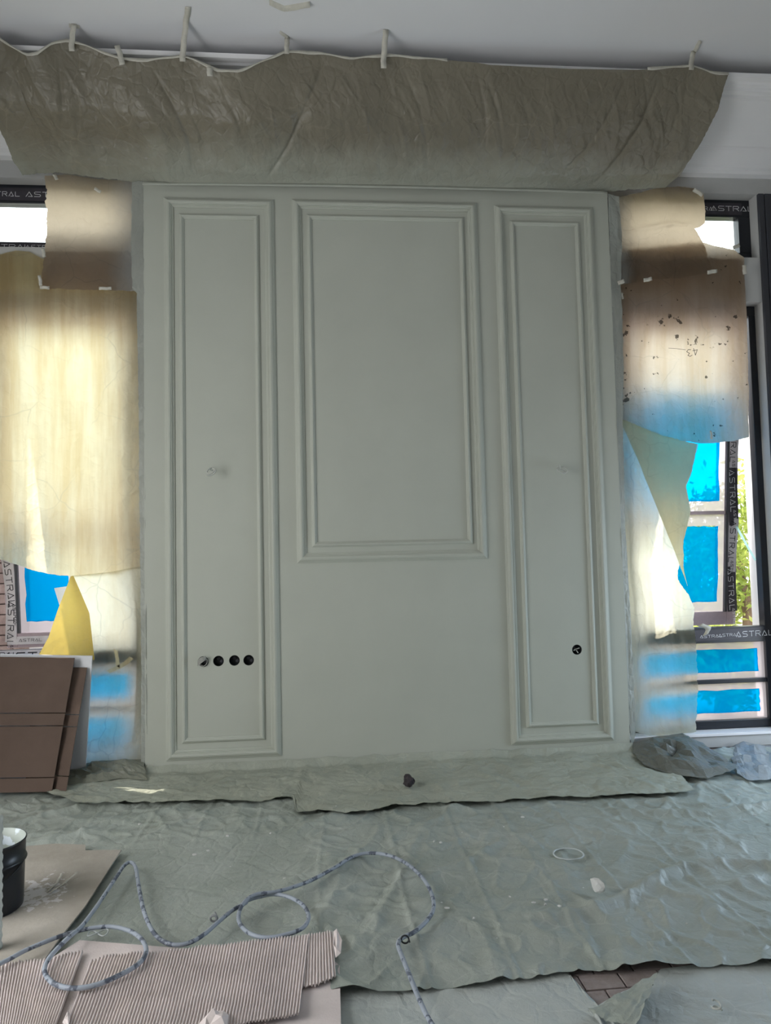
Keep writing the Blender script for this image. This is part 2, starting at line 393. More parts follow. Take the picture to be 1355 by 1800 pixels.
def brickm():
    m, nt, out = mat('brown_split_stone')
    c = ramp(nt, noise(nt, 5, 6, .7), [(.3, (.075, .05, .045)), (.55, (.14, .10, .09)), (.75, (.21, .165, .15))])
    nt.links.new(principled(nt, c, .9, .2, bump(nt, noise(nt, 20, 6), .6)), out.inputs[0]); return m
BRICK = brickm()
def tilem():
    m, nt, out = mat('dusty_pinkish_floor_tile')
    c = ramp(nt, noise(nt, 14, 6, .7), [(.3, (.22, .175, .165)), (.6, (.33, .28, .265)), (.8, (.45, .42, .40))])
    nt.links.new(principled(nt, c, .7, .3, bump(nt, noise(nt, 60, 4), .15)), out.inputs[0]); return m
TILE = tilem()
def leafm():
    m, nt, out = mat('sunlit_leaf')
    c = ramp(nt, noise(nt, 3, 3), [(.3, (.14, .22, .04)), (.55, (.38, .44, .10)), (.75, (.66, .64, .24))])
    d = principled(nt, c, .5, .4); t = nt.nodes.new('ShaderNodeBsdfTranslucent'); nt.links.new(c, t.inputs[0])
    mx = nt.nodes.new('ShaderNodeMixShader'); mx.inputs[0].default_value = .5
    nt.links.new(d, mx.inputs[1]); nt.links.new(t.outputs[0], mx.inputs[2]); nt.links.new(mx.outputs[0], out.inputs[0]); return m
LEAF = leafm()

# ------------------------------------------------------------------ the setting
X0, X1, XR0, XR1 = -2.305, -1.178, 2.058, 3.203          # the two window openings
ZS, ZL, ZU, ZT = 0.10, 3.16, 3.49, 3.965             # sill, head of the lower light, sill and head of the upper light
ZC = 4.555
WF, WB = 0.10, 0.32
HOLES = [PY(357,1163,0), PY(384,1162,0), PY(412,1161,0), PY(437,1160.5,0), PY(1014,1142,0)]

fl = tag(MB().box(-3.1, 4.0, -8.1, .5, -.14, -.010).build('floor', TILE), 'dusty tiled floor under the plastic film', 'floor', kind='structure')
# floor tiles laid bare where the film has been pulled open
c0 = PZ(1000, 1700, 0); rng = random.Random(4)
tm = None
for r in range(7):
    for q in range(6):
        w, d = .128, .078
        x = c0[0]-.12+q*(w+.006)+(r % 2)*.06; y = c0[1]+.12-r*(d+.006); z = -.010
        o = MB().box(x, x+w, y-d, y, z, z+.010-rng.random()*.002).build('tile', TILE, fl); bevel(o, .0015, 1)
tag(MB().box(-3.1, 4.0, -8.1, .5, ZC, ZC+.12).build('ceiling', CEIL), 'smooth pale grey ceiling above the cornice', 'ceiling', kind='structure')
wb = MB()
for a, b in ((-3.1, X0), (X1, XR0), (XR1, 4.0)): wb.box(a, b, WF, WB, 0, ZC)
for a, b in ((X0, X1), (XR0, XR1)):
    wb.box(a, b, WF, WB, 0, ZS-.02); wb.box(a, b, WF, WB, ZL, ZU); wb.box(a, b, WF, WB, ZT, ZC)
tag(wb.build('wall_back', PRIMER), 'grey primed wall with tall window openings beside the panelling', 'wall', kind='structure')
wl = MB(); wl.box(-3.1, -3.0, -8.1, -4.25, 0, ZC); wl.box(-3.1, -3.0, -1.75, WF, 0, ZC); wl.box(-3.1, -3.0, -4.25, -1.75, 0, .4); wl.box(-3.1, -3.0, -4.25, -1.75, 2.8, ZC)
tag(wl.build('wall_left', INNERWALL), 'plain pale side wall with a large opening, beyond the brown cardboard', 'wall', kind='structure')
wr_ = MB(); wr_.box(3.9, 4.0, -8.1, -1.6, 0, ZC); wr_.box(3.9, 4.0, -.3, WF, 0, ZC); wr_.box(3.9, 4.0, -1.6, -.3, 0, .2); wr_.box(3.9, 4.0, -1.6, -.3, 1.7, ZC)
tag(wr_.build('wall_right', INNERWALL), 'plain pale side wall with an opening, beyond the dark cladding', 'wall', kind='structure')
wz = MB(); wz.box(-3.0, -1.2, -8.1, -8.0, 0, ZC); wz.box(-.2, 3.9, -8.1, -8.0, 0, ZC); wz.box(-1.2, -.2, -8.1, -8.0, 2.1, ZC)
tag(wz.build('wall_front', INNERWALL), 'plain grey wall with a doorway facing the panelling', 'wall', kind='structure')
tag(MB().box(XR1, 4.0, WB+.001, .42, 0, ZC).build('trim_5', REVEAL), 'white exterior reveal outside the right window', 'reveal', kind='structure')
# dark cladding beside the right window
dt = empty('trim_2', (3.3, .09, 0), 'dark grey vertical cladding strips right beside the window reveal', 'cladding', kind='structure')
for i, (a, b) in enumerate(((3.204, 3.245), (3.252, 3.45), (3.457, 3.7))):
    bevel(MB().box(a, b, .075, .0998, 0, ZT-.005).build('cladding_strip', DARKTRIM, dt), .003)

# the panelled chimney-breast wall
PX0, PX1, PZT = -1.155, 2.032, 3.905
pw = MB().box(PX0, PX1, 0, .0995, 0.0, PZT).build('wall_center', PAINT)
cut = MB()
for h in HOLES: cut.lathe([(0.0005, -.05), (.034, -.05), (.034, .06), (.0005, .06)], (h[0], 0, h[2]), 28, 'y')
cm = bpy.data.meshes.new('c'); bm = bmesh.new()
tmp = cut.build('cutter', PAINT); bm.from_mesh(tmp.data); bmesh.ops.remove_doubles(bm, verts=bm.verts, dist=.0006); bmesh.ops.recalc_face_normals(bm, faces=bm.faces); bm.to_mesh(tmp.data); bm.free()
md = pw.modifiers.new('holes', 'BOOLEAN'); md.operation = 'DIFFERENCE'; md.object = tmp; md.solver = 'EXACT'
bpy.context.view_layer.update()
dg = bpy.context.evaluated_depsgraph_get(); nm = bpy.data.meshes.new_from_object(pw.evaluated_get(dg)); pw.modifiers.clear(); pw.data = nm
bpy.data.objects.remove(tmp)
tag(pw, 'freshly sprayed sage green panelled wall between the two covered windows', 'panelled wall', kind='structure')
OUTP = [(0,0),(0,.006),(.005,.008),(.007,.013),(.012,.015),(.015,.019),(.022,.025),(.032,.029),(.041,.027),(.046,.021),(.049,.021),(.051,.014),(.055,.014),(.057,.009),(.062,.008),(.066,.005),(.066,0)]
INP = [(0,0),(0,.006),(.005,.009),(.010,.016),(.018,.019),(.024,.016),(.027,.010),(.031,.008),(.035,.004),(.035,0)]
def moulding(name, xl, xr, zt, zb, prof, label):
    e = empty(name, ((xl+xr)/2, 0, zb)); e.parent = pw; e.location = WORLD[e.name]-WORLD[pw.name]; e['label'] = label
    n = len(prof)
    for s in range(4):
        v = []
        for k2 in range(2):
            for (u, h) in prof:
                cs = [(xl+u, zt-u), (xr-u, zt-u), (xr-u, zb+u), (xl+u, zb+u)]; c = cs[(s+k2) % 4]; v.append((c[0], -h, c[1]))
        f = [(k, k+1, n+k+1, n+k) for k in range(n-1)]+[tuple(range(n)), tuple(range(2*n-1, n-1, -1))]
        obj('moulding_length', v, f, PAINT, e)
for nm_, o_, i_ in (('left', (-1.024, -.295, 3.798, .109), (-.925, -.398, 3.689, .215)),
                    ('middle', (-.178, 1.094, 3.804, 1.344), (-.078, .998, 3.70, 1.447)),
                    ('right', (1.215, 1.92, 3.79, .109), (1.321, 1.819, 3.682, .216))):
    moulding('outer_moulding', *o_, OUTP, 'wide moulded frame'); moulding('inner_moulding', *i_, INP, 'narrow inner moulded frame')

# cornice
CP = [(.0998, 4.083), (.045, 4.085), (.035, 4.103), (.01, 4.112), (.0, 4.128), (-.075, 4.188), (-.085, 4.203), (-.10, 4.206), (-.17, 4.265), (-.25, 4.318), (-.35, 4.368), (-.372, 4.371), (-.376, 4.389), (-.41, 4.393), (-.418, 4.412), (-.445, 4.417), (-.455, 4.427), (-.49, 4.432), (-.50, 4.455), (-.48, 4.462), (-.30, 4.462), (-.30, 4.44), (.0998, 4.44)]
v = [(x, y, z) for x in (-3.0, 3.9) for (y, z) in CP]; n = len(CP)
f = [(k, k+1, n+k+1, n+k) for k in range(n-1)]+[(n-1, 0, n, 2*n-1), tuple(range(n)), tuple(range(2*n-1, n-1, -1))]
tag(obj('trim_1', v, f, CORN), 'broad white stepped cornice running along the top of the wall', 'cornice', kind='structure')

# ------------------------------------------------------------------ windows
def ragged(x0, x1, z0, z1, y, mat_, parent, name, amp=.006, seed=0, cutc=0, slope=None, notch=None):
    """film stuck on a pane: rough-cut outline, 0.6 mm thick; slope = (y0, z0, dy/dz) of a tilted sash"""
    rg = random.Random(seed); P = []; n = 9
    for k in range(n): P.append((x0+(x1-x0)*k/n, z0+rg.uniform(-amp, amp)))
    if notch:
        P += [(x1, z0), (x1, notch[1]), (notch[0]+.03, notch[1]), (notch[0], notch[2]), (x1, notch[2]+.012)]
    else:
        for k in range(n): P.append((x1+rg.uniform(-amp, amp), z0+(z1-z0)*k/n))
    for k in range(n): P.append((x1+(x0-x1)*k/n, z1+rg.uniform(-amp, amp)))
    for k in range(n): P.append((x0+rg.uniform(-amp, amp), z1+(z0-z1)*k/n))
    yy = (lambda z: y) if slope is None else (lambda z: y+slope*(ZL-z))
    v = [(a, yy(b), b) for a, b in P]; m = len(P); f = [tuple(range(m))]
    return obj(name, v, f, mat_, parent)
def frame_margin(x0, x1, z0, z1, y, w, parent, slope=0):
    """pinkish glue strip left round the blue film on a pane"""
    mb = MB()
    for (a, b, c, d) in ((x0, x1, z0, z0+w), (x0, x1, z1-w, z1), (x0, x0+w, z0+w, z1-w), (x1-w, x1, z0+w, z1-w)):
        q = [(a, y+slope*(ZL-c), c), (b, y+slope*(ZL-c), c), (b, y+slope*(ZL-d), d), (a, y+slope*(ZL-d), d)]
        mb.add(q, [(0, 1, 2, 3)])
    return mb.build('glue_margin', FROST, parent)
def tslab(mb, x0, x1, z0, z1, y0, y1, sl):
    v = [(x, y+sl*(ZL-z), z) for z in (z0, z1) for y in (y0, y1) for x in (x0, x1)]
    return mb.add(v, [(0,2,3,1),(4,5,7,6),(0,1,5,4),(2,6,7,3),(0,4,6,2),(1,3,7,5)])
def window(name, xa, xb, label, seed, top_film, fa, fb, notch=None):
    W = empty(name, ((xa+xb)/2, .2, ZS), label, 'window', kind='structure')
    y0, y1 = .19, .26
    # upper light
    for (a, b, c, d) in ((xa, xb, ZT-.13, ZT), (xa, xb, ZU, ZU+.075), (xa, xa+.09, ZU+.075, ZT-.13), (xb-.09, xb, ZU+.075, ZT-.13)):
        bevel(MB().box(a, b, y0, y1, c, d).build('frame_bar', BLACKF, W), .004)
    MB().box(xa+.09, xb-.09, .222, .228, ZU+.075, ZT-.13).build('pane', GLASS, W)
    # lower frame
    jw = .05
    for (a, b, c, d) in ((xa, xb, ZL-.07, ZL), (xa, xa+jw, ZS+.03, ZL-.07), (xb-jw, xb, ZS+.03, ZL-.07), (xa+jw, xb-jw, .705, .815), (xa, xb, ZS, ZS+.06)):
        bevel(MB().box(a, b, y0, y1, c, d).build('frame_bar', BLACKF, W), .004)
    bevel(MB().box(xa+jw, xb-jw, .20, .25, .415, .445).build('glazing_bar', BLACKF, W), .003)
    for (c, d) in ((.16, .415), (.445, .705)):
        p = MB().box(xa+jw, xb-jw, .222, .228, c, d).build('pane', GLASS, W)
        frame_margin(xa+jw, xb-jw, c, d, .2190, .055, p)
        ragged(xa+jw+.045, xb-jw-.05, c+.045, d-.05, .2185, BLUE, p, 'blue_film', .004, seed+int(c*100))
    # top-hung sash, swung out a little at the foot
    sl = .118; sa, sb, sz0, sz1 = (xa+.10 if xa < 0 else xa+.02), (xb-.10 if xa > 0 else xb-.02), .80, ZL-.04
    s0, s1 = .20, .255
    sash = empty('sash', ((sa+sb)/2, .26, sz0)); sash.parent = W; sash.location = WORLD[sash.name]-WORLD[W.name]
    st = .075
    for (a, b, c, d) in ((sa, sa+st, sz0, sz1), (sb-st, sb, sz0, sz1), (sa+st, sb-st, sz0, sz0+.10), (sa+st, sb-st, sz1-.09, sz1), (sa+st, sb-st, 1.635, 1.66)):
        m_ = MB(); tslab(m_, a, b, c, d, s0, s1, sl); bevel(m_.build('sash_bar', LILACF, sash), .004)
    for (a, b, c, d) in ((sa+st-.001, sa+st+.018, sz0+.1, sz1-.09), (sb-st-.018, sb-st+.001, sz0+.1, sz1-.09)):
        m_ = MB(); tslab(m_, a, b, c, d, s0-.012, s0+.02, sl); bevel(m_.build('glazing_bead', DARKTRIM, sash), .003)
    for i, (c, d) in enumerate(((sz0+.10, 1.635), (1.66, sz1-.09))):
        m_ = MB(); tslab(m_, sa+st, sb-st, c, d, .225, .231, sl); p = m_.build('pane', GLASS, sash)
        frame_margin(sa+st, sb-st, c, d, .2225, .085, sash, sl)
        if i == 1 and not top_film: continue
        ragged(sa+st+.06 if i else fa, sb-st-.06 if i else fb, c+.075, 2.52 if i else d-.09, .2222, BLUE, sash, 'blue_film', .006, seed+50+i, slope=sl, notch=None if i else notch)
    return W, (sa, sb, sz0, s0, sl)
W1, S1i = window('window_1', X0, X1, 'black window behind the cream film, tilted sash with blue film', 3, False, X0+.10+.075+.055, float(PY(120, 1012, .44)[0]), (float(PY(94, 1035, .44)[0]), float(PY(100, 1064, .44)[2]), float(PY(94, 1034, .44)[2])))
W2, S2i = window('window_2', XR0, XR1, 'black window behind the stained film, open to green trees', 11, True, 2.62, XR1-.10-.075-.06)
# inner sills
tag(bevel(MB().box(XR0, XR1, .085, .21, ZS-.022, ZS-.002).build('trim_3', REVEAL), .003), 'low white sill under the window beside the dark cladding', 'sill', kind='structure')
tag(bevel(MB().box(X0, X1, .085, .21, ZS-.022, ZS-.002).build('trim_4', REVEAL), .003), 'low white sill behind the leaning cardboard', 'sill', kind='structure')

def tape_run(W, info, side, z0, z1, dark, seed, lean):
    sa, sb, sz0, s0, sl = info
    xc = (sa+.038 if side < 0 else sb-.038)
    yy = lambda z: s0+sl*(ZL-z)-.002
    A = np.array([xc-lean, yy(z0), z0]); B = np.array([xc+lean, yy(z1), z1]); d = B-A; L = np.linalg.norm(d); d /= L
    wd = np.cross(d, (0, 1, 0)); 
    t = ribbon([A, A*.66+B*.34, A*.34+B*.66, B], wd, .075, (0, -1, 0)).build('protective_tape', BTAPE if dark else WTAPE, W)
    w = word('ASTRAL', A+d*.02-wd/np.linalg.norm(wd)*.022+np.array([0, -.0022, 0]), d, wd/np.linalg.norm(wd), .038, .12, 1.0, .45)
    w.build('tape_lettering', INKW if dark else INKD, t)
    w2 = word('ASTRAL', A+d*.32-wd/np.linalg.norm(wd)*.0+np.array([0, -.0022, 0]), d, wd/np.linalg.norm(wd), .018, .17, 1.0, .45)
    w2.build('tape_lettering', INKW if dark else INKD, t)
for i, (z0, z1, dk, ln) in enumerate(((2.35, 1.98, 0, -.01), (1.98, 1.55, 1, .012), (1.60, 1.20, 0, -.012), (1.24, .90, 1, .012), (2.75, 2.36, 1, .01))):
    tape_run(W2, S2i, 1, z0, z1, dk, i, ln)
for i, (z0, z1, dk, ln) in enumerate(((1.42, 1.12, 0, .012), (1.14, .84, 0, -.01), (1.85, 1.44, 1, .01))):
    tape_run(W1, S1i, -1, z0, z1, dk, i, ln)
def tape_h(W, x0, x1, z, y, h, dark, txts, tilt=0):
    t = ribbon([(x0, y, z), ((x0+x1)/2, y, z+tilt*.3), (x1, y, z+tilt)], (0, 0, 1), h, (0, -1, 0)).build('protective_tape', BTAPE if dark else WTAPE, W)
    for (x, hh, sx, dz) in txts:
        word('ASTRAL', (x, y-.0022, z-h*.5+dz), (1, 0, tilt/(x1-x0)), (0, 0, 1), hh, .12, sx, .4).build('tape_lettering', INKW if dark else INKD, t)
# printed tape on the frames
tape_h(W2, 2.62, 3.12, .762, .187, .075, 1, ((2.66, .018, 1.2, .02), (2.80, .018, 1.1, .025), (2.93, .035, 1.0, .02)), .01)
tape_h(W2, 2.60, 3.14, 3.895, .187, .09, 1, ((2.74, .026, 1.0, .03), (2.90, .034, 1.3, .03)))
tape_h(W1, -2.30, -1.75, 3.895, .187, .09, 1, ((-2.26, .03, 1.0, .03), (-1.98, .032, 1.3, .03)))
tape_h(W1, -2.30, -1.75, 3.528, .187, .06, 1, ((-2.24, .03, 1.3, .015), (-1.98, .026, 1.0, .016)))
tape_h(W1, -2.32, -1.70, .765, .186, .10, 0, ((-2.25, .03, 1.0, .06), (-2.10, .055, 1.0, .03), (-1.98, .02, 1.0, .008)))
tape_h(W1, -2.20, -1.75, .85, S1i[3]+S1i[4]*(ZL-.85)-.003, .055, 0, ((-2.12, .018, 1.1, .02), (-1.92, .018, 1.1, .025)))
ribbon([PY(1291, 920, .40), PY(1305, 945, .34), PY(1320, 972, .28), PY(1328, 985, .255)], (1, 0, .6), .018, (0, -1, 0)).build('hanging_film_strip', PAPER, W2)

# ------------------------------------------------------------------ outside
tag(MB().box(-14, 16, .5, 22, -.5, -.3).build('ground', GROUND), 'pale open ground outside the windows', 'ground', kind='structure')
sw = empty('garden_wall', (-3.2, 1.6, -.3), 'brown coursed stone wall outside, beside the tilted sash', 'wall')
rg = random.Random(8)
MB().box(-4.6, PY(36, 1060, 1.66)[0]-.02, 1.70, 1.9, -.3, 2.2).build('mortar_core', BRICK, sw)
xe = PY(36, 1060, 1.66)[0]
for r in range(26):
    x = xe; z = -.28+r*.088
    while x > -3.9:
        w = rg.uniform(.24, .36); yo = rg.uniform(0, .02)
        bevel(MB().box(x-w+.006, x, 1.66-yo, 1.70, z, z+.080).build('stone', BRICK, sw), .006, 1)
        x -= w
tag(MB().box(xe-.4, -2.2, 2.1, 2.25, -.3, 1.55).build('rendered_wall', REVEAL), 'white rendered wall outside, behind the tilted sash', 'wall')
def tree(name, cx, cy, cz, rx, rz, nleaf, label, seed, group):
    t = empty(name, (cx, cy, -.3), label, 'tree', group)
    rg = np.random.RandomState(seed)
    MB().tube([(cx, cy, -.3), (cx+.05, cy, cz*.4), (cx-.03, cy+.05, cz)], [.09, .07, .04], 8).build('trunk', TRUNK, t)
    cl = rg.normal(size=(60, 3)); cl /= np.linalg.norm(cl, axis=1)[:, None]; cl *= rg.uniform(.3, 1, (60, 1))
    P = cl[rg.randint(0, 60, nleaf)]*np.array([rx, rx, rz])+rg.normal(size=(nleaf, 3))*.16*rx+np.array([cx, cy, cz])
    a = rg.normal(size=(nleaf, 3)); a /= np.linalg.norm(a, axis=1)[:, None]; b = np.cross(a, rg.normal(size=(nleaf, 3))); b /= np.linalg.norm(b, axis=1)[:, None]
    s = rg.uniform(.035, .07, (nleaf, 1)); V = np.stack([P-a*s, P+b*s*.4, P+a*s, P-b*s*.4], 1).reshape(-1, 3)
    o = obj('crown', V, np.arange(nleaf*4).reshape(-1, 4), LEAF, t); o['kind'] = 'stuff'
g = 'trees outside the window'
p = PY(1305, 1000, 4.2); tree('garden_tree', p[0], 4.2, 1.25, .85, 1.15, 5200, 'leafy yellow-green tree filling the gap beside the printed tape', 1, g)
p = PY(1225, 1000, 6.6); tree('garden_tree', p[0], 6.6, 1.0, .8, 1.05, 4000, 'round green tree behind the blue film of the open sash', 2, g)
p = PY(1262, 1090, 2.2); tree('garden_shrub', p[0], 2.2, .22, .45, .36, 3000, 'low green shrub showing under the open sash', 3, g)

# ------------------------------------------------------------------ sockets and wires
for i, h in enumerate(HOLES):
    e = empty('socket_box', (h[0], .0, h[2]-.033), None, 'socket box')
    prof = [(.0335, .0015), (.0335, .048), (.0005, .048)]
    MB().lathe(prof, (h[0], 0, h[2]), 28, 'y').build('box_shell', BLACKP, e, True)
    for (dx, dz, r) in ((-.006, .010, .011), (.014, -.008, .010)):
        MB().lathe([(r, .048), (r, .042), (r*.8, .041), (.0005, .0415)], (h[0]+dx, 0, h[2]+dz), 16, 'y').build('knockout', DARKTRIM, e, True)
    tag(e, ['round black socket box stuffed with a coiled wire bundle', 'empty round black socket box next to the wire bundle',
            'empty round black socket box between two other empty ones', 'empty round black socket box beside the inner moulding, end of the row',
            'single round black socket box with short wire ends, right panel'][i], 'socket box', 'socket boxes in the panels')
def wire(name, pts, r, parent, m=WIRE, n=60):
    P = np.array(pts, float); t = np.linspace(0, len(P)-1, n); i = np.clip(t.astype(int), 0, len(P)-2); fr = (t-i)[:, None]
    p0, p1, p2, p3 = P[np.clip(i-1, 0, len(P)-1)], P[i], P[i+1], P[np.clip(i+2, 0, len(P)-1)]
    Q = .5*((2*p1)+(-p0+p2)*fr+(2*p0-5*p1+4*p2-p3)*fr**2+(-p0+3*p1-3*p2+p3)*fr**3)
    return MB().tube(Q, r, 8).build(name, m, parent, True)
h = HOLES[0]; rg = random.Random(5)
BW = simple('dull_bundle_wire', (.34, .34, .31), .5, .4, .2, 60)
e = empty('wire_bundle', (h[0], -.02, h[2]-.03), 'tangled bundle of thin grey wires poking out of socket box', 'wires')
wire('wire', [(h[0]+.03*math.cos(a)*(1-.02*a), -.012-.004*math.sin(a*1.7), h[2]+.03*math.sin(a)*(1-.02*a)) for a in np.linspace(0, 11, 40)], .0030, e, BW, 140)
for k in range(6):
    dz = -.018+.008*k
    wire('wire', [(h[0]-.03, -.03+.002*k, h[2]-.006+dz*.8), (h[0]-.005, -.042, h[2]+.012+dz*.7), (h[0]+.02, -.03, h[2]+.025+dz*.5), (h[0]+.012, .02, h[2]+.005)], .0026, e, BW, 24)
h = HOLES[4]; e = empty('wire_ends', (h[0], .01, h[2]-.02), 'three short grey wire ends inside the single socket box', 'wires')
for (dx, dz) in ((-.020, -.004), (.018, .010), (.008, -.022)):
    wire('wire', [(h[0], .046, h[2]), (h[0]+dx*.3, .02, h[2]+dz*.3), (h[0]+dx, .004, h[2]+dz)], .003, e, n=14)
c = PY(375, 830, 0)
e = empty('lamp_cable', (c[0], -.03, c[2]-.04), 'small knotted grey lamp cable sticking out of left panel', 'cable')
wire('wire', [(c[0], .0, c[2]), (c[0]-.01, -.05, c[2]+.02), (c[0]+.02, -.075, c[2]+.012), (c[0]+.022, -.08, c[2]-.01), (c[0]-.005, -.085, c[2]-.03), (c[0]-.03, -.09, c[2]-.028)], .0042, e)
wire('wire', [(c[0], .0, c[2]), (c[0]-.022, -.04, c[2]+.015), (c[0]-.03, -.07, c[2]-.008), (c[0]-.012, -.08, c[2]-.02), (c[0]+.015, -.075, c[2]+.0), (c[0]+.005, -.06, c[2]+.02), (c[0]-.015, -.085, c[2]+.012)], .0042, e)
c = PY(983, 827, 0)
e = empty('lamp_cable', (c[0], -.03, c[2]-.04), 'grey lamp cable tied in an open loop, right panel', 'cable')
wire('wire', [(c[0]-.01, .0, c[2]+.012), (c[0]-.012, -.05, c[2]+.028), (c[0]-.014, -.06, c[2]+.005), (c[0]-.016, -.062, c[2]-.002)], .0042, e)
wire('wire', [(c[0]-.018, -.05, c[2]+.002), (c[0]+.012, -.06, c[2]-.004), (c[0]+.028, -.07, c[2]-.018), (c[0], -.075, c[2]-.030), (c[0]-.03, -.07, c[2]-.016), (c[0]-.036, -.06, c[2]+.004), (c[0]-.02, -.05, c[2]+.018)], .0040, e)
wire('wire', [(c[0]+.002, -.04, c[2]+.018), (c[0]+.022, -.05, c[2]+.012), (c[0]+.038, -.06, c[2]-.004), (c[0]+.03, -.065, c[2]-.018), (c[0]+.008, -.07, c[2]-.018), (c[0]-.012, -.07, c[2]-.004)], .0040, e)

# ------------------------------------------------------------------ overhead film
def T(pts, y): return [PY(a, b, y) for a, b in pts]
top_px = [(-70,92),(-30,72),(0,68),(25,85),(45,97),(65,95),(92,78),(120,71),(150,80),(215,105),(260,107),(320,98),(342,106),(385,126),(420,126),(460,109),(500,92),(560,94),(620,103),(680,98),(740,102),(838,110),(860,114),(1000,121),(1120,123),(1180,119),(1215,115),(1250,128),(1280,131)]
bot_px = [(40,308),(100,303),(170,312),(245,321),(300,323),(500,324),(700,327),(900,332),(1070,337),(1110,333),(1168,331)]
top = T(top_px, -.535)
bot = [PY(a, b, -.035 if 250 < a < 1068 else .03) for a, b in bot_px]
left = [top[0], PY(-20,190,-.36), PY(8,240,-.2), PY(25,285,-.06), bot[0]]
right = [top[-1], PY(1258,190,-.38), PY(1225,255,-.22), PY(1195,305,-.08), bot[-1]]
def wr_over(a, b, u, v):
    h = .050*np.sin(np.pi*v**.8)*(.85+.3*gn(a*.8, v*1.1, 3))
    env = np.sin(np.pi*np.clip(v, 0, 1))**.5
    h += env*(.016*crumple(a*2.0, b*1.5, 21, 3)+.010*crumple(a*6, b*3.2, 22, 3))
    # sharp folds pulled from the tape points: (start, slope, sharpness, depth, how far down)
    for (a0, sl_, w, am, e) in ((1.16, .04, .030, .040, 1.1), (1.56, -.05, .016, .016, .6), (2.28, -1.0, .018, .030, 1.0), (2.72, -.02, .014, .014, .9), (3.20, -.22, .018, .022, .7), (3.24, -.05, .012, .012, .8),
                           (4.42, -.75, .020, .026, 1.0), (.62, -.55, .022, .028, .7), (4.20, -.9, .016, .018, .95), (.30, -.9, .018, .02, .6), (4.28, -.1, .012, .016, .4), (4.5, -.15, .012, .014, .4)):
        d = np.abs(a-a0-sl_*b)/w
        h -= .6*am*np.exp(-d)*np.clip(v*8, 0, 1)*np.clip((e-v)*4, 0, 1)
    for k in range(26):
        a0 = .15+.18*k+.07*math.sin(k*7.1); h += .006*np.exp(-np.abs(a-a0-.25*math.sin(k*3.3)*b)/.010)*np.exp(-((v-.3-.2*math.sin(k*5.))/.18)**2)
    return np.maximum(h, -.004)*np.clip(v*5, 0, 1)*np.clip((1-v)*8, 0, 1)
OS = empty('masking_film', (.4, -.3, 3.9), 'wide olive masking film draped across the cornice above the panelling', 'plastic sheet')
sheet('film_sheet', top, bot, left, right, 700, 130, F_OVER, wr_over, OS, (0, .010, .004, .004), 5)
hem = [np.array(p)+np.array([0, -.004, 0]) for p in resample(top, 160)]
for a, b in ((0, 100), (141, 160)):
    seg = hem[a:b]; hw = .012
    lo = [q+np.array([0, -.002, -.009-.004*math.sin(i*.9)]) for i, q in enumerate(seg)]; hi = [q+np.array([0, -.001, .008+.004*math.sin(i*.37+1)]) for i, q in enumerate(seg)]
    grid_obj('tape_hem', np.stack([np.array(hi), np.array(lo)], 0), TAPE, OS, True, .001)
bt = [PY(a, b, -.045) for a, b in ((250,322),(400,323),(560,325),(760,329),(960,334),(1068,338))]
q = np.array(resample(bt, 60)); lo = q+np.array([0, 0, -.012]); hi = q+np.array([0, .004, .012+0])
grid_obj('tape_hem', np.stack([hi, lo], 0), simple('overspray_tape', (.40, .415, .36), .6, .3, .05, 12), OS, True, .001)

# ceiling tapes and other pieces of masking tape
def tape(pts, w, label, wdir=None, group='pieces of masking tape'):
    P = [np.array(p, float) for p in pts]
    d = P[-1]-P[0]
    if wdir is None:
        view = (P[0]+P[-1])/2-CAM; wdir = np.cross(d, view)
    nrm = np.cross(d, wdir)
    if np.dot(nrm, CAM-P[0]) < 0: nrm = -nrm
    m = MB(); wd = np.array(wdir)/np.linalg.norm(wdir); nn = nrm/np.linalg.norm(nrm)
    Q = resample(P, max(4, 3*len(P))); a, b = [], []
    for i, q_ in enumerate(Q):
        k = .0015*math.sin(i*1.9+P[0][0]*7)
        a.append(q_-wd*(w/2+k)+nn*(.001+k*.5)); b.append(q_+wd*(w/2-k)+nn*.001)
    return tag(grid_obj('masking_tape', np.stack([np.array(a), np.array(b)], 0), TAPE, None, True, .0008), label, 'tape', group)
zc = ZC-.003
def ctape(c1, s1, w, label, extra=None):
    P = [PZ(c1[0], c1[1], zc)]
    if extra: P.append(PZ(extra[0], extra[1], zc))
    P += [PY(s1[0], s1[1]-14, -.542), PY(s1[0], s1[1], -.552)]
    tape(P, w, label, (1, .0, 0))
ctape((331,12), (321,108), .034, 'long masking tape strip hanging from the ceiling to the film hem', (327,38))
ctape((130,42), (126,90), .032, 'masking tape from ceiling to hem, under a crumpled crosswise piece')
tape([PZ(121,43,zc), PZ(140,46,zc)], .03, 'crumpled crosswise scrap of masking tape stuck on the ceiling')
ctape((505,66), (504,95), .03, 'masking tape from ceiling to hem, with a slanted scrap on top')
tape([PZ(492,55,zc), PZ(508,66,zc)], .025, 'slanted scrap of masking tape on the ceiling')
ctape((678,52), (674,120), .034, 'straight masking tape strip over the middle moulding, ceiling to film')
ctape((1219,90), (1215,123), .034, 'masking tape from ceiling to hem near the bare cornice')
tape([PZ(1230,71,zc), PZ(1219,92,zc)], .03, 'thin twisted masking tape stuck on the ceiling near the bare cornice')
tape([PY(205,80,-.55), PY(210,92,-.553), PY(215,114,-.556)], .032, 'bent masking tape flag on the hem, not reaching the ceiling')
tape([PY(368,118,-.553), PY(369,134,-.556)], .034, 'small masking tape tab on the sagging hem')
tape([PZ(473,0,zc), PZ(500,12,zc), PZ(545,4,zc)], .05, 'pale scrap of film stuck flat on the ceiling')

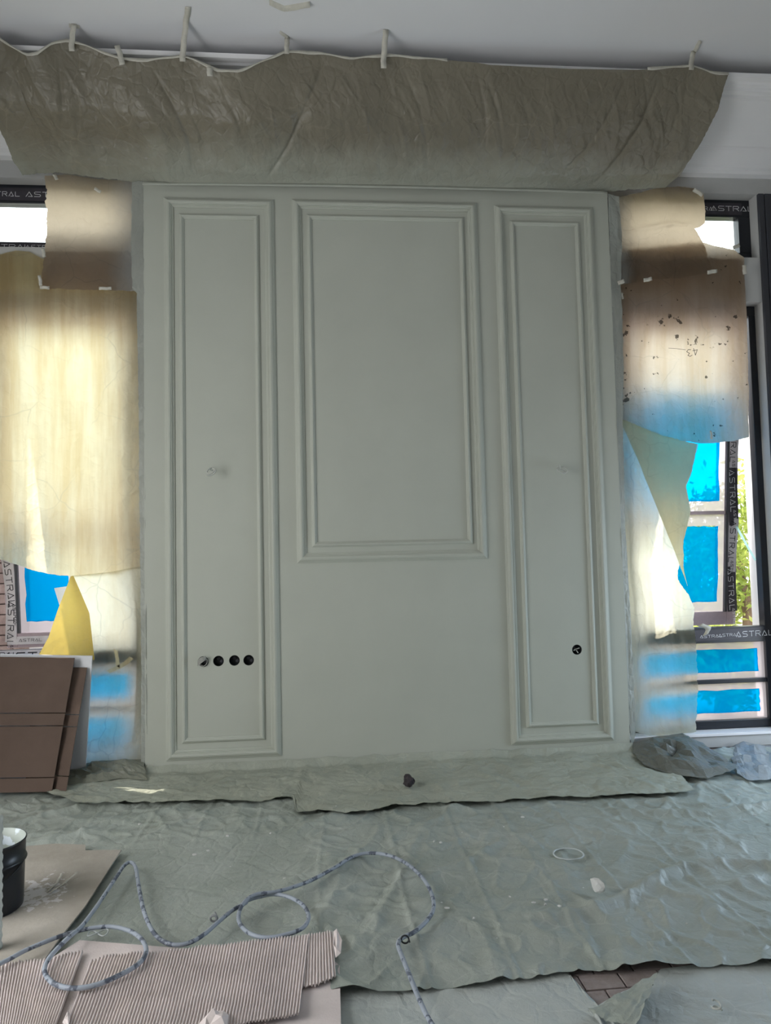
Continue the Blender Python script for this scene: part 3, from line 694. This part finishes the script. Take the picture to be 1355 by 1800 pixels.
# ------------------------------------------------------------------ films over the left window
def wr_hang(amp, f, seed, drape=0.0):
    def fn(a, b, u, v):
        h = amp*crumple(a*f, b*f*.6, seed, 4)+amp*.8*gn(a*f*1.3, b*f*.3, seed+40)
        h += drape*(np.sin(a*17+gn(b*.8, a*.5, seed)*3)*.5+np.sin(a*41+b*1.5)*.25)*np.clip(v*1.3+.15, 0, 1)
        return h
    return fn
yL = .065
sheet('masking_film', T([(-60,448),(0,446),(25,440),(50,441),(76,455),(160,460),(252,465)], yL), T([(-60,978),(0,984),(30,994),(65,1006),(100,1012),(128,1013),(190,1008),(254,996)], yL),
      T([(-60,448),(-62,978)], yL), T([(252,465),(254,996)], yL), 150, 220, F_CREAM, lambda a, b, u, v: wr_hang(.016, 3.0, 3, .016)(a, b, u, v)-.035*np.clip((1-u)*6, 0, 1)*np.clip((v-.2)*4, 0, 1), None, (.0, .004, 0, 0), 7)
tag(bpy.data.objects['masking_film.001'] if 'masking_film.001' in bpy.data.objects else bpy.context.scene.objects[-1], 'large cream backlit masking film hanging over the window left of panelling', 'plastic sheet')
LS = empty('masking_film', (-1.4, .05, .1), 'lower pale film below the cream sheet, with a yellow doubled flap', 'plastic sheet')
sheet('film_sheet', T([(125,1012),(190,1006),(254,994)], .06), T([(134,1342),(200,1341),(252,1335)], .06), T([(125,1012),(140,1060),(142,1100),(142,1150),(138,1250),(134,1342)], .075), T([(254,994),(256,1150),(252,1335)], .06),
      70, 110, F_CREAM3, lambda a, b, u, v: wr_hang(.014, 3.5, 13, .006)(a, b, u, v)-.085*np.clip((1-u)*5, 0, 1)*np.clip(v*3, 0, 1)*np.clip((1-v)*6-.35, 0, 1), LS, (0, .004, .004, 0), 3)
sheet('folded_flap', T([(124,1013),(129,1012)], .035), T([(64,1158),(100,1160),(135,1160),(166,1160)], .045), T([(124,1013),(100,1075),(85,1120),(64,1158)], .045), T([(129,1012),(143,1045),(157,1078),(160,1105),(166,1160)], .045),
      40, 50, F_YELLOW, wr_hang(.006, 4, 23), LS)
for pl in ([(203,1142),(206,1158),(207,1172)], [(190,1181),(210,1172),(222,1165),(231,1156)]):
    P = T(pl, .035); d = P[-1]-P[0]
    grid_obj('tape_strip', np.stack([np.array(P)+np.array([-.012, 0, .008]), np.array(P)+np.array([.012, 0, -.008])], 0), F_CREAM, LS, True)
US = sheet('masking_film', T([(78,309),(120,306),(170,313),(250,321)], .045), T([(71,506),(130,508),(185,509),(250,512)], .03), T([(78,309),(81,340),(82,400),(78,440),(71,506)], .035), T([(250,321),(251,512)], .035),
      80, 90, F_TAN_L, wr_hang(.012, 4, 31), None, (.003, .003, .012, 0), 9)
tag(US, 'tan masking film square over upper left window, dark along its lower half', 'plastic sheet')
ES = sheet('edge_film', T([(232,320),(242,318),(252,318)], .012), T([(247,1368),(259,1366)], .012), T([(232,320),(230,440),(232,508),(240,514),(243,700),(246,1000),(248,1200),(247,1368)], .012), T([(252,318),(254,700),(256,1000),(259,1366)], -.003),
      24, 240, F_EDGE, wr_hang(.006, 9, 37), None, (0, 0, .004, .002), 12)
tag(ES, 'narrow whitish overspray film along left edge of the panelling', 'plastic sheet')
for (a, b, lab) in (((95,306), (100,316), 'tape scrap at top corner of the tan film square'), ((166,331), (177,338), 'tape scrap stuck on the upper part of the tan film square'),
                    ((75,436), (78,452), 'tape bent round the torn edge of the tan film square'), ((69,484), (72,502), 'upright tape sliver at the lower torn corner of tan film'),
                    ((70,505), (87,506), 'tape scrap joining tan film corner to the cream film'), ((174,507), (196,507), 'tape scrap midway along lower edge of the tan film')):
    tape([PY(a[0], a[1], .008), PY(b[0], b[1], .006)], .020, lab)

# ------------------------------------------------------------------ films over the right window
S6 = sheet('masking_film', T([(1081,440),(1160,432),(1238,426),(1290,438),(1308,452)], .075), T([(1085,737),(1130,755),(1165,768),(1200,776),(1240,779),(1290,775),(1318,768)], .05), T([(1081,440),(1085,520),(1088,620),(1085,737)], .06), T([(1308,452),(1312,540),(1315,640),(1318,768)], .07),
      110, 130, F_TAN_B, lambda a, b, u, v: wr_hang(.014, 3.2, 51, .008)(a, b, u, v)-.05*np.sin(np.pi*np.clip(u, 0, 1))**.5*np.clip((v-.3)*3, 0, 1)*np.clip((1-v)*4, 0, 1), None, (.004, .003, .004, .002), 15)
tag(S6, 'stained tan film over right window, dark blots and handwriting', 'plastic sheet')
pp = PY(1223, 612, .045)
word('43', pp+np.array([.0, -.012, 0]), (-1, 0, -.22), (.2, 0, -1), .05, .07, .7, .25, .0006).build('handwriting', INKD, S6)
wire('pen_line', [PY(1175, 612, .030), PY(1190, 613, .030), PY(1205, 615, .030)], .0012, S6, INKD, 10)
S5 = sheet('masking_film', T([(1083,347),(1110,341),(1150,332),(1192,326),(1222,330),(1237,341)], .02), T([(1090,500),(1140,491),(1190,489),(1252,478)], .025), T([(1083,347),(1086,400),(1088,450),(1090,500)], .02), T([(1237,341),(1240,372),(1239,392),(1231,399),(1221,401),(1232,418),(1242,440),(1249,460),(1252,478)], .025),
      90, 80, F_TAN_R, lambda a, b, u, v: wr_hang(.014, 4, 61)(a, b, u, v)+.02*np.exp(-((b-.27-.05*a)/.03)**2)*np.sin(np.pi*u), None, (.003, .003, 0, .005), 19)
tag(S5, 'tan film with a torn notch over the upper right window', 'plastic sheet')
RS = empty('masking_film', (2.35, .05, .1), 'long pale backlit film with ragged edge beside the open blue-filmed sash', 'plastic sheet')
edge = [(1228,781),(1222,800),(1216,830),(1207,855),(1211,880),(1216,899),(1208,925),(1203,950),(1208,965),(1203,996),(1201,1016),(1209,1029),(1220,1047),(1229,1062),(1230,1103),(1234,1129),(1238,1180),(1240,1219),(1233,1252),(1224,1287)]
sheet('film_sheet', T([(1088,735),(1130,752),(1170,768),(1228,781)], .092), T([(1114,1286),(1140,1293),(1170,1296),(1224,1288)], .065), [PY(1088,735,.092), PY(1096,900,.075), PY(1105,1100,.065), PY(1114,1286,.065)], [PY(1228,781,.092)]+T(edge[1:], .11),
      70, 220, F_CREAM2, lambda a, b, u, v: wr_hang(.014, 3.5, 71, .004)(a, b, u, v)-.07*np.clip((u-.08)*4, 0, 1)*np.clip((v-.1)*3, 0, 1)*np.clip((1-v)*10, 0, 1), RS, (0, .003, 0, .010), 25)
sheet('folded_flap', T([(1089,736),(1092,736)], .075), T([(1206,1022),(1210,1030)], .05), T([(1089,736),(1120,805),(1150,880),(1180,955),(1206,1022)], .035), T([(1092,736),(1160,764),(1226,781),(1216,830),(1206,855),(1214,899),(1202,950),(1202,1000),(1210,1030)], .045),
      40, 90, film('doubled_pale_film', (.36, .34, .24), (.80, .72, .48), .6, rough=.4, bs=.2), wr_hang(.006, 5, 75), RS, (0, 0, 0, .006), 27)
ER = sheet('edge_film', T([(1069,340),(1088,345)], .012), T([(1110,1330),(1118,1290)], .012), T([(1069,340),(1078,600),(1090,900),(1103,1200),(1110,1330)], -.002), T([(1088,345),(1094,420),(1092,500),(1094,560),(1097,650),(1095,738),(1099,900),(1112,1150),(1118,1290)], .012),
      16, 240, F_EDGE, wr_hang(.007, 9, 83), None, (0, 0, 0, .004), 29)
tag(ER, 'narrow whitish overspray film along right edge of the panelling', 'plastic sheet')
for (a, b, lab) in (((1219,333), (1235,343), 'slanted tape scrap at the top of the notched tan film'), ((1243,479), (1260,476), 'tape scrap at the lower corner of notched tan film'),
                    ((1131,493), (1146,490), 'tape scrap midway along lower edge of the notched tan film'), ((1086,498), (1097,494), 'tape scrap at the panelling end of the notched film edge'),
                    ((1091,515), (1093,526), 'tape scrap beside the dark stains next to panelling'), ((1308,466), (1309,482), 'upright tape scrap at the edge of stained film by reveal'),
                    ((1288,436), (1300,431), 'tape scrap holding stained film to black upper frame')):
    yt = .03 if ('stain' in lab) else -.008
    tape([PY(a[0], a[1], yt), PY(b[0], b[1], yt)], .026, lab)
tape([PY(1249,757,.052), PY(1251,772,.046)], .012, 'tiny pale tape tab on the lower hem of stained film')
tape([PY(1230,1098,.03), PY(1246,1104,.03), PY(1240,1116,.03)], .04, 'crumpled tape wad on the black transom at the ragged film')

# ------------------------------------------------------------------ floor films
damp = lambda x, y: 1-.93*np.clip((-.0-x)/.25, 0, 1)*np.clip((-1.0-y)/.15, 0, 1)
def main_h(x, y):
    h = .016*crumple(x*2.2, y*2.2, 101, 3)+.020
    h += .012*ridge(x*2.4-y*1.6, y*1.0+x*.6, 117)*np.clip((1.3-x)/.4, 0, 1)+.008*ridge(x*5+y*2, y*5-x*2, 119)+.010*ridge(x*1.1, y*2.2, 111)+.006*ridge(x*3+y, y*4-x, 113)
    for k in range(18):                                   # fold lines from the packed film
        x0 = -2.2+.31*k+.03*math.sin(k*5); h += .006*np.exp(-((x-x0-.03*gn(y*1.5, k+0*y, 5))/.010)**2)
    h += .028*np.exp(-((y+1.80-.20*(x-1.5)-.10*np.sin(x*5))/.035)**2)*np.clip((x-.6)/.3, 0, 1)
    h += .022*np.exp(-((y+1.05+.05*np.sin(x*4))/.03)**2)*np.clip((x-1.2)/.4, 0, 1)
    h += .016*np.exp(-((y+1.62-.5*(x-.3)-.05*np.sin(x*9))/.03)**2)*np.clip((x+.1)/.2, 0, 1)*np.clip((1.0-x)/.3, 0, 1)
    h += .016*np.exp(-((y+1.50-.55*(x-.1)-.05*np.sin(x*8))/.03)**2)*np.clip((x+.4)/.2, 0, 1)*np.clip((.8-x)/.3, 0, 1)
    return np.maximum(.004, .004+np.maximum(h, 0)*damp(x, y))
seam_px = [(-500,1842),(0,1806),(300,1780),(600,1757),(740,1747),(880,1737),(1000,1718),(1020,1714),(1060,1715),(1150,1711),(1355,1701),(1700,1684)]
seam = [PZ(a, b, 0) for a, b in seam_px]
def flat_sheet(name, far, near, nu, nv, hf, m, label, group=None, ragn=.0, seed=0, lift=0.0):
    S = coons(far, near, [far[0], near[0]], [far[-1], near[-1]], nu, nv, 0)
    if ragn:
        v = np.linspace(0, 1, nv)[:, None]; S[..., 1] += ragn*fbm(S[..., 0]*6, S[..., 0]*0+3, seed, 4)*np.clip((v-.6)/.4, 0, 1)**2
    S[..., 2] += hf(S[..., 0], S[..., 1])+lift
    o = grid_obj(name, S, m, None, True); tag(o, label, 'plastic sheet', group); return o
flat_sheet('floor_film', [(-2.6, -.02, .0), (3.6, -.02, .0)], seam, 520, 240, main_h, FL_MAIN, 'big grey-green floor film with paint spots under the hose', None, .012, 4)
near_far = [np.array(s)+np.array([0, .06, 0]) for s in seam[:6]]+[PZ(1000,1712,0), PZ(1006,1724,0), PZ(1030,1777,0), PZ(1036,1779,0), PZ(1156,1714,0), PZ(1160,1704,0)]+[np.array(s)+np.array([0, .06, 0]) for s in seam[10:]]
near_h = lambda x, y: .0015+np.maximum(0, .008+.012*crumple(x*2, y*2, 131, 3))*(1-.9*np.clip((.05-x)/.2, 0, 1))*np.clip((PZ(0,1806,0)[1]*0-2.15-y+0*x)/.15, .25, 1)
flat_sheet('floor_film', near_far, [(-3, -4.4, 0), (.3, -4.4, 0), (3.4, -4.4, 0)], 420, 130, near_h, FL_NEAR, 'pale floor film with a torn opening over the bare tiles')
fo = sheet('film_flap', [PZ(1034,1780,.012), PZ(1075,1757,.02), PZ(1120,1733,.025), PZ(1158,1713,.03)], [PZ(1046,1786,.016), PZ(1080,1802,.03), PZ(1116,1806,.05), PZ(1128,1790,.06)], [PZ(1034,1780,.012), PZ(1046,1786,.016)], [PZ(1158,1713,.03), PZ(1150,1735,.05), PZ(1134,1768,.06), PZ(1128,1790,.06)], 40, 30, FL_MAIN, lambda a, b, u, v: .012*crumple(a*9, b*9, 7, 3)+.012, None)
tag(fo, 'green-grey folded-back corner of film beside the bare tiles', 'plastic sheet')
strip_near = [PZ(a, b, 0) for a, b in [(62,1402),(150,1428),(190,1426),(270,1424),(340,1422),(420,1422),(515,1416),(520,1443),(610,1441),(700,1430),(850,1425),(960,1416),(1090,1412),(1190,1410),(1222,1404)]]
strip_h = lambda x, y: .046+np.maximum(-.012, .022*crumple(x*3.2, y*3.6, 141, 4)+.012)+.05*np.clip((y+.05)/.06, 0, 1)
flat_sheet('floor_film', [(-1.75, -.006, 0), (-1.2, -.006, 0), (2.0, -.006, 0), (2.2, -.006, 0)], strip_near, 420, 70, strip_h, FL_STRIP, 'crinkled green floor film strip along the foot of the panelling', None, .01, 9)

def heap(name, far, near, left, right, m, amp, f, seed, label, nu=17, nv=11):
    o = sheet(name, far, near, left, right, nu, nv, m, lambda a, b, u, v: amp*(1.1+1.5*crumple(a*f, b*f, seed, 3))*np.sin(np.pi*np.clip(u, .02, .98))**.6*np.clip(v*5, .2, 1)*np.clip((1-v)*4+.12, 0, 1), None, (0, .01, .01, .01), seed, ndir=(0, -.35, 1))
    o.data.polygons.foreach_set('use_smooth', np.zeros(len(o.data.polygons), dtype=bool)); return tag(o, label, 'plastic sheet')
heap('film_heap', [PY(1112,1300,.07), PY(1160,1296,.07), PY(1200,1290,.06), PY(1232,1312,.06)], [PZ(1132,1345,.05), PZ(1180,1362,.045), PZ(1240,1371,.04), PZ(1299,1350,.05)], [PY(1112,1300,.07), PZ(1112,1325,.05), PZ(1132,1345,.05)], [PY(1232,1312,.06), PZ(1270,1330,.06), PZ(1299,1350,.05)],
     F_HEAP, .075, 2.6, 151, 'dark grey crumpled film heap on the floor below the ragged film')
heap('film_heap', [PY(1278,1318,.05), PY(1305,1302,.05), PY(1345,1312,.05), PY(1400,1310,.05)], [PZ(1296,1360,.045), PZ(1315,1372,.035), PZ(1350,1370,.035), PZ(1400,1362,.035)], [PY(1278,1318,.05), PZ(1296,1360,.045)], [PY(1400,1310,.06), PZ(1400,1362,.035)],
     F_CLEAR, .06, 3.0, 161, 'pale bluish loose film lying below the sill by the cladding')
heap('film_heap', [PY(120,1345,.07), PY(190,1338,.07), PY(252,1335,.05)], [PZ(112,1380,.05), PZ(160,1376,.05), PZ(215,1368,.05), PZ(258,1372,.05)], [PY(120,1345,.07), PZ(112,1380,.05)], [PY(252,1335,.05), PZ(258,1372,.05)],
     film('olive_bunched_film', (.22, .225, .18), (.2, .2, .15), .15, rough=.35, bs=.5), .05, 4.5, 171, 'olive bunched film on the floor between cardboard and panelling')

# ------------------------------------------------------------------ boards leaning on the left
def board(label, quad, cuts, mt, t, nrm, group=None, name='leaning_board'):
    """quad = bottom-left, bottom-right, top-right, top-left; cuts = heights (0..1) of the score lines"""
    q = [np.array(p, float) for p in quad]; e = empty(name, ((q[0]+q[1])/2).tolist(), label, 'board', group)
    cs = [0]+cuts+[1]
    for i in range(len(cs)-1):
        a, b = cs[i]+(.004 if i else 0), cs[i+1]-(.004 if i < len(cs)-2 else 0)
        bl, br, tr, tl = q[0]+(q[3]-q[0])*a, q[1]+(q[2]-q[1])*a, q[1]+(q[2]-q[1])*b, q[0]+(q[3]-q[0])*b
        bevel(MB().slab([bl, br, tr, tl], nrm, t).build('board_panel', mt, e), .001, 1)
    return e
fz = .048
def lean(px, py, z, y): return PY(px, py, y)
BL = PZ(-120,1396,fz); BR = PZ(91,1392,fz); TR = PY(131,1157,-.03); TL = PY(-90,1154,-.03)
board('flattened brown cardboard box leaning below the tilted sash, largest', [BL, BR, TR, TL], [.10, .475, .57], CARDB, .007, (0, 1, .2))
BL = PZ(40,1388,fz); BR = PZ(115,1392,fz); TR = PY(153,1174,-.005); TL = PY(60,1172,-.005)
board('narrow brown cardboard leaning behind the largest cardboard', [BL+np.array([0, .03, 0]), BR+np.array([0, .012, 0]), TR, TL], [.11, .50, .60], CARDB, .006, (0, 1, .2))
BL = PY(0,1346,-.012)*1; BR = PY(150,1343,-.012); TR = PY(162,1153,.018); TL = PY(0,1150,.018)
BL[2] = BR[2] = .06
board('glossy white board standing behind the brown cardboard', [BL, BR, TR, TL], [], WHITEB, .012, (0, 1, .1))

# ------------------------------------------------------------------ cardboard on the floor
def flat_board(name, pts_px, z, t, m, label, cat='cardboard'):
    P = [PZ(a, b, z) for a, b in pts_px]; k = len(P)
    vv = P+[p+np.array([0, 0, t]) for p in P]
    f = [tuple(range(k-1, -1, -1)), tuple(range(k, 2*k))]+[(i, (i+1) % k, k+(i+1) % k, k+i) for i in range(k)]
    return tag(obj(name, vv, f, m), label, cat)
def kraft():
    m, nt, out = mat('paint_spilled_kraft_board')
    c = ramp(nt, noise(nt, 3, 6, .65), [(.3, (.34, .31, .265)), (.7, (.48, .44, .39))])
    s = noise(nt, 26, 4, .6); mx = noise(nt, 2.6, 2, .4)
    x, y = sep(nt, 0), sep(nt, 1)
    k0 = PZ(60, 1575, .03)
    dx = math_(nt, 'SUBTRACT', x, float(k0[0])); dy = math_(nt, 'SUBTRACT', y, float(k0[1]))
    d = math_(nt, 'SQRT', math_(nt, 'ADD', math_(nt, 'MULTIPLY', dx, dx), math_(nt, 'MULTIPLY', math_(nt, 'MULTIPLY', dy, dy), .6)))
    v = math_(nt, 'ADD', s, maprange(nt, d, .0, .24, .20, -.2))
    c = mixc(nt, ramp(nt, v, [(.56, 0.0), (.60, .9)]), c, (.66, .64, .64))
    nt.links.new(principled(nt, c, .8, .2, bump(nt, noise(nt, 70, 4), .15)), out.inputs[0]); return m
flat_board('cardboard_sheet', [(-200,1495),(-60,1500),(95,1485),(150,1487),(150,1497),(213,1496),(190,1532),(150,1595),(110,1645),(74,1695),(40,1745),(-180,1745)], .030, .006, kraft(), 'plain kraft cardboard with white paint spill under the black bucket')
flat_board('cardboard_sheet', [(-60,1812),(60,1706),(140,1655),(330,1670),(560,1668),(597,1700),(600,1830),(-60,1850)], .028, .005, CARDC, 'smooth dusty cardboard liner underneath the corrugated pieces')
def corr(px_poly_top, px_poly_bot, z, label, seed, ragt=.012, pitch=.0102, amp=.0040):
    far = [PZ(a, b, z) for a, b in px_poly_top]; near = [PZ(a, b, z) for a, b in px_poly_bot]
    wmax = max(abs(far[-1][0]-far[0][0]), abs(near[-1][0]-near[0][0])); nu = int(wmax/pitch*6)+1; nv = 44
    S = coons(far, near, [far[0], near[0]], [far[-1], near[-1]], nu, nv, 0)
    v = np.linspace(0, 1, nv)[:, None]; u = np.linspace(0, 1, nu)[None, :]
    S[..., 1] += ragt*(fbm(u*9+0*v, seed+0*u*v, seed, 4))*((1-v)**6-v**6)
    S[..., 2] += amp*np.sin(2*np.pi*u*wmax/pitch)*(1-.25*np.clip(gn(S[..., 0]*9, S[..., 1]*9, seed), 0, 1)) + .006*crumple(S[..., 0]*5, S[..., 1]*7, seed, 3)+.006
    o = grid_obj('corrugated_cardboard', S, CARDC, None, True, .0014); return tag(o, label, 'cardboard', 'corrugated cardboard pieces on the floor')
corr([(-60,1702),(30,1692),(75,1689),(110,1680),(146,1674)], [(-60,1860),(20,1860),(78,1860)], .043, 'corrugated cardboard piece beside the kraft board, under the hose loop', 3)
corr([(160,1690),(190,1680),(240,1676),(330,1668),(430,1657),(542,1645)], [(95,1860),(200,1850),(300,1822),(400,1806),(526,1784)], .047, 'largest corrugated cardboard piece, torn hole near the hose loop', 5)
corr([(533,1647),(560,1640),(584,1637)], [(527,1737),(560,1733),(590,1718)], .041, 'small corrugated cardboard piece tucked under the largest one', 9)
def torn(pts, z, label, hgt=.03):
    P = [PZ(a, b, z) for a, b in pts]; c = sum(P)/len(P)
    ring = [p+np.array([0, 0, .004+.004*(i % 2)]) for i, p in enumerate(P)]
    mid = [c+(p-c)*.55+np.array([0, 0, hgt*(.6+.4*math.sin(i*2.1))]) for i, p in enumerate(P)]; k = len(P)
    vv = ring+mid+[c+np.array([0, 0, hgt*.7])]; f = [(i, (i+1) % k, k+(i+1) % k, k+i) for i in range(k)]+[(k+i, k+(i+1) % k, 2*k) for i in range(k)]
    o = obj('torn_paper', vv, f, CARDC); m = o.modifiers.new('t', 'SOLIDIFY'); m.thickness = .001; return tag(o, label, 'paper scrap')
torn([(350,1802),(372,1784),(392,1779),(402,1790),(398,1812),(360,1816)], .058, 'curled torn paper scrap at the corrugated piece edge')
torn([(110,1800),(118,1784),(123,1774),(123,1796),(120,1812)], .054, 'upright pointed torn paper scrap beside the corrugated pieces', .015)
torn([(586,1640),(592,1637),(601,1655),(599,1680),(590,1686),(586,1665)], .045, 'torn paper liner scrap at the corner of small corrugated piece', .012)

# ------------------------------------------------------------------ hose
def c1(a, b): return (a/3.011, 1400+b/3.011)
def c2(a, b): return (400+a*.369, 1400+b*.369)
hp = [(-90,1722)]+[c1(*p) for p in ((-20,893),(140,812),(290,750),(400,715),(500,695),(600,690),(700,718),(758,768),(772,830),(725,892),(620,952),(500,1000),(380,1015),(285,990),(238,935),(248,878),(300,820),(370,762),(430,700),(500,600),(560,510),(620,420),(655,368),(688,348),(715,370),(727,430),(742,520),(762,610),(800,700),(850,758),(920,785),(1000,775),(1080,730),(1160,660),(1230,603),(1300,562))]
hp += [c2(*p) for p in ((90,497),(150,478),(225,466),(300,482),(360,520),(386,575),(355,628),(270,660),(180,672),(105,652),(58,605),(55,555),(85,510),(140,483),(240,463),(380,410),(500,345),(600,285),(690,270),(780,285),(860,325),(930,390),(970,460),(981,530),(950,590),(890,645),(830,675),(812,705),(830,760),(870,860),(910,960),(955,1055),(1010,1140))]
def hz(px, py):
    z = .052
    if px < 260 and py > 1640: z = .068
    return z
HP = [PZ(a, b, hz(a, b)) for a, b in hp]
HP = [p+np.array([0, 0, .014*math.exp(-((i-18)/1.2)**2)+.014*math.exp(-((i-50)/1.5)**2)]) for i, p in enumerate(HP)]
HZ = empty('paint_hose', HP[30].tolist(), 'long grey-blue paint-splattered hose looping across the floor film', 'hose')
wire('hose_tube', HP, .0078, HZ, HOSE, 620)
q = PZ(712, 1652, .055); wire('cable_tie', [(q[0]+.013*math.cos(a), q[1]+.004*math.sin(a*.5), q[2]+.013*math.sin(a)) for a in np.linspace(0, 6.3, 14)]+[(q[0]+.012, q[1]-.03, q[2]+.008)], .003, HZ, BLACKP, 40)
q = PZ(375, 1616, .056); wire('cable_tie', [(q[0]+.012*math.cos(a), q[1]+.002*a, q[2]+.012*math.sin(a)) for a in np.linspace(0, 6.3, 14)]+[(q[0], q[1]+.028, q[2]+.012)], .004, HZ, simple('grey_tie', (.25, .26, .26), .6, .3), 40)

# ------------------------------------------------------------------ bucket, pipe and small debris
bx, by = -1.345, -1.70; bz = .0365
BK = empty('paint_bucket', (bx, by, bz), 'black paint-splashed metal bucket on the kraft cardboard', 'bucket')
K = .79
MB().lathe([(r, h_*K) for r, h_ in [(.0005, .004), (.120, .004), (.123, .0), (.126, .004), (.127, .02), (.130, .17), (.1305, .218), (.137, .222), (.139, .229), (.137, .236), (.1325, .240), (.1335, .318), (.137, .322), (.137, .328), (.133, .330)]], (bx, by, bz), 48).build('bucket_body', BUCKET, BK, True)
MB().lathe([(r, h_*K) for r, h_ in [(.133, .330), (.130, .327), (.128, .24), (.124, .02), (.0005, .02)]], (bx, by, bz), 48).build('bucket_lining', BUCKETIN, BK, True)
wire('handle', [(bx+.137*math.cos(a), by+.14*math.sin(a)*1.02, bz+.183-.07*math.sin(-a)*.9) for a in np.linspace(-math.pi+.05, -.05, 14)], .0035, BK, BLACKP, 50)
pq = PZ(-11, 1668, .037)
prof = []
for i in range(46): prof.append((.026+.0022*math.sin(i*1.9), i*.0102))
tag(MB().lathe([(.001, 0)]+prof+[(.001, .46)], (pq[0], pq[1], .037), 20).build('ribbed_pipe', simple('pale_pipe_plastic', (.52, .54, .50), .5, .4), None, True), 'pale ribbed plastic pipe standing beside the black bucket', 'pipe')
def lump(name, c, r, m, label, cat, seed, sub=2, flat=False):
    bm = bmesh.new(); bmesh.ops.create_icosphere(bm, subdivisions=sub, radius=1); rg = np.random.RandomState(seed); D = rg.normal(size=(7, 3)); D /= np.linalg.norm(D, axis=1)[:, None]
    for vv in bm.verts:
        p = np.array(vv.co); k = 1.0
        for d in D: k = min(k, .62/max(.25, p@d)) if p@d > .62 else k
        p = p*k*np.array(r); vv.co = p+rg.normal(size=3)*.05*min(r)
    me = bpy.data.meshes.new(name); bm.to_mesh(me); bm.free(); me.materials.append(m)
    o = bpy.data.objects.new(name, me); COL.objects.link(o); z0 = min(v.co.z for v in me.vertices); o.location = (c[0], c[1], c[2]-z0); o.rotation_euler.z = seed*.7
    WORLD[o.name] = o.location.copy(); return tag(o, label, cat)
p = PZ(719, 1382, .055); lump('dark_stone', p, (.062, .035, .036), STONE, 'lumpy dark stone lying on the green film strip', 'stone', 3, 3)
p = PZ(1050, 1568, .03); lump('plaster_chip', p, (.036, .016, .034), DUST, 'white broken plaster chip standing on the floor film', 'plaster chip', 8, 2)
p = PZ(1260, 1779, .015); 
e = empty('wire_scrap', p.tolist(), 'tiny curled grey wire scrap on the pale near film', 'wire scrap')
wire('wire', [(p[0]+.016*math.cos(a)*(1-.05*a), p[1]+.014*math.sin(a), p[2]+.004+.003*a) for a in np.linspace(0, 9, 20)], .003, e, WIRE, 50)
p = PZ(999, 1501, .034)
tag(MB().tube([(p[0]+.066*math.cos(a), p[1]+.060*math.sin(a), p[2]+.001*math.sin(3*a)) for a in np.linspace(0, 2*math.pi, 49)], .0035, 6, False).build('paint_ring', simple('pale_paint_ring', (.52, .56, .56), .6, .3), None, True), 'thin whitish paint ring left by a can on floor film', 'paint ring')
p = PZ(172, 1646, .033)
tag(MB().tube([(p[0]+.035*math.sin(a), p[1]+.02*math.sin(2*a), p[2]+.012+.002*math.cos(a)) for a in np.linspace(0, 2*math.pi, 49)], .0022, 6, False).build('cord_scrap', simple('pale_cord', (.55, .58, .58), .6, .3), None, True), 'thin whitish figure-eight cord scrap inside the hose loop', 'cord scrap')
tape([PZ(83,1568,.039), PZ(100,1552,.041), PZ(109,1535,.045)], .012, 'dirty folded tape strip on the kraft board, shorter one', (.8, .6, 0))
tape([PZ(86,1570,.041), PZ(112,1553,.044), PZ(136,1533,.05)], .016, 'dirty folded tape strip on the kraft board, longer one', (.8, .6, 0))
rg = random.Random(77)
chips = [(343,1503,.016),(366,1496,.012),(775,1482,.014),(763,1480,.009),(938,1588,.012),(960,1582,.012),(959,1591,.010),(983,1594,.010),(896,1577,.008),(785,1597,.014),(833,1615,.009),(919,1437,.015),(1327,1434,.012),(1298,1398,.009),(475,1466,.008),(500,1545,.008),(245,1450,.014),(400,1470,.014),(1207,1625,.007)]
for i, (a, b, s) in enumerate(chips):
    p = PZ(a, b, .036 if b > 1440 else .06); lump('paint_chip', p, (s, s*rg.uniform(.6, .9), .004), DUST, 'tiny white paint chip lying on the floor film', 'paint chip', i, 1)['group'] = 'white paint chips on the floor film'
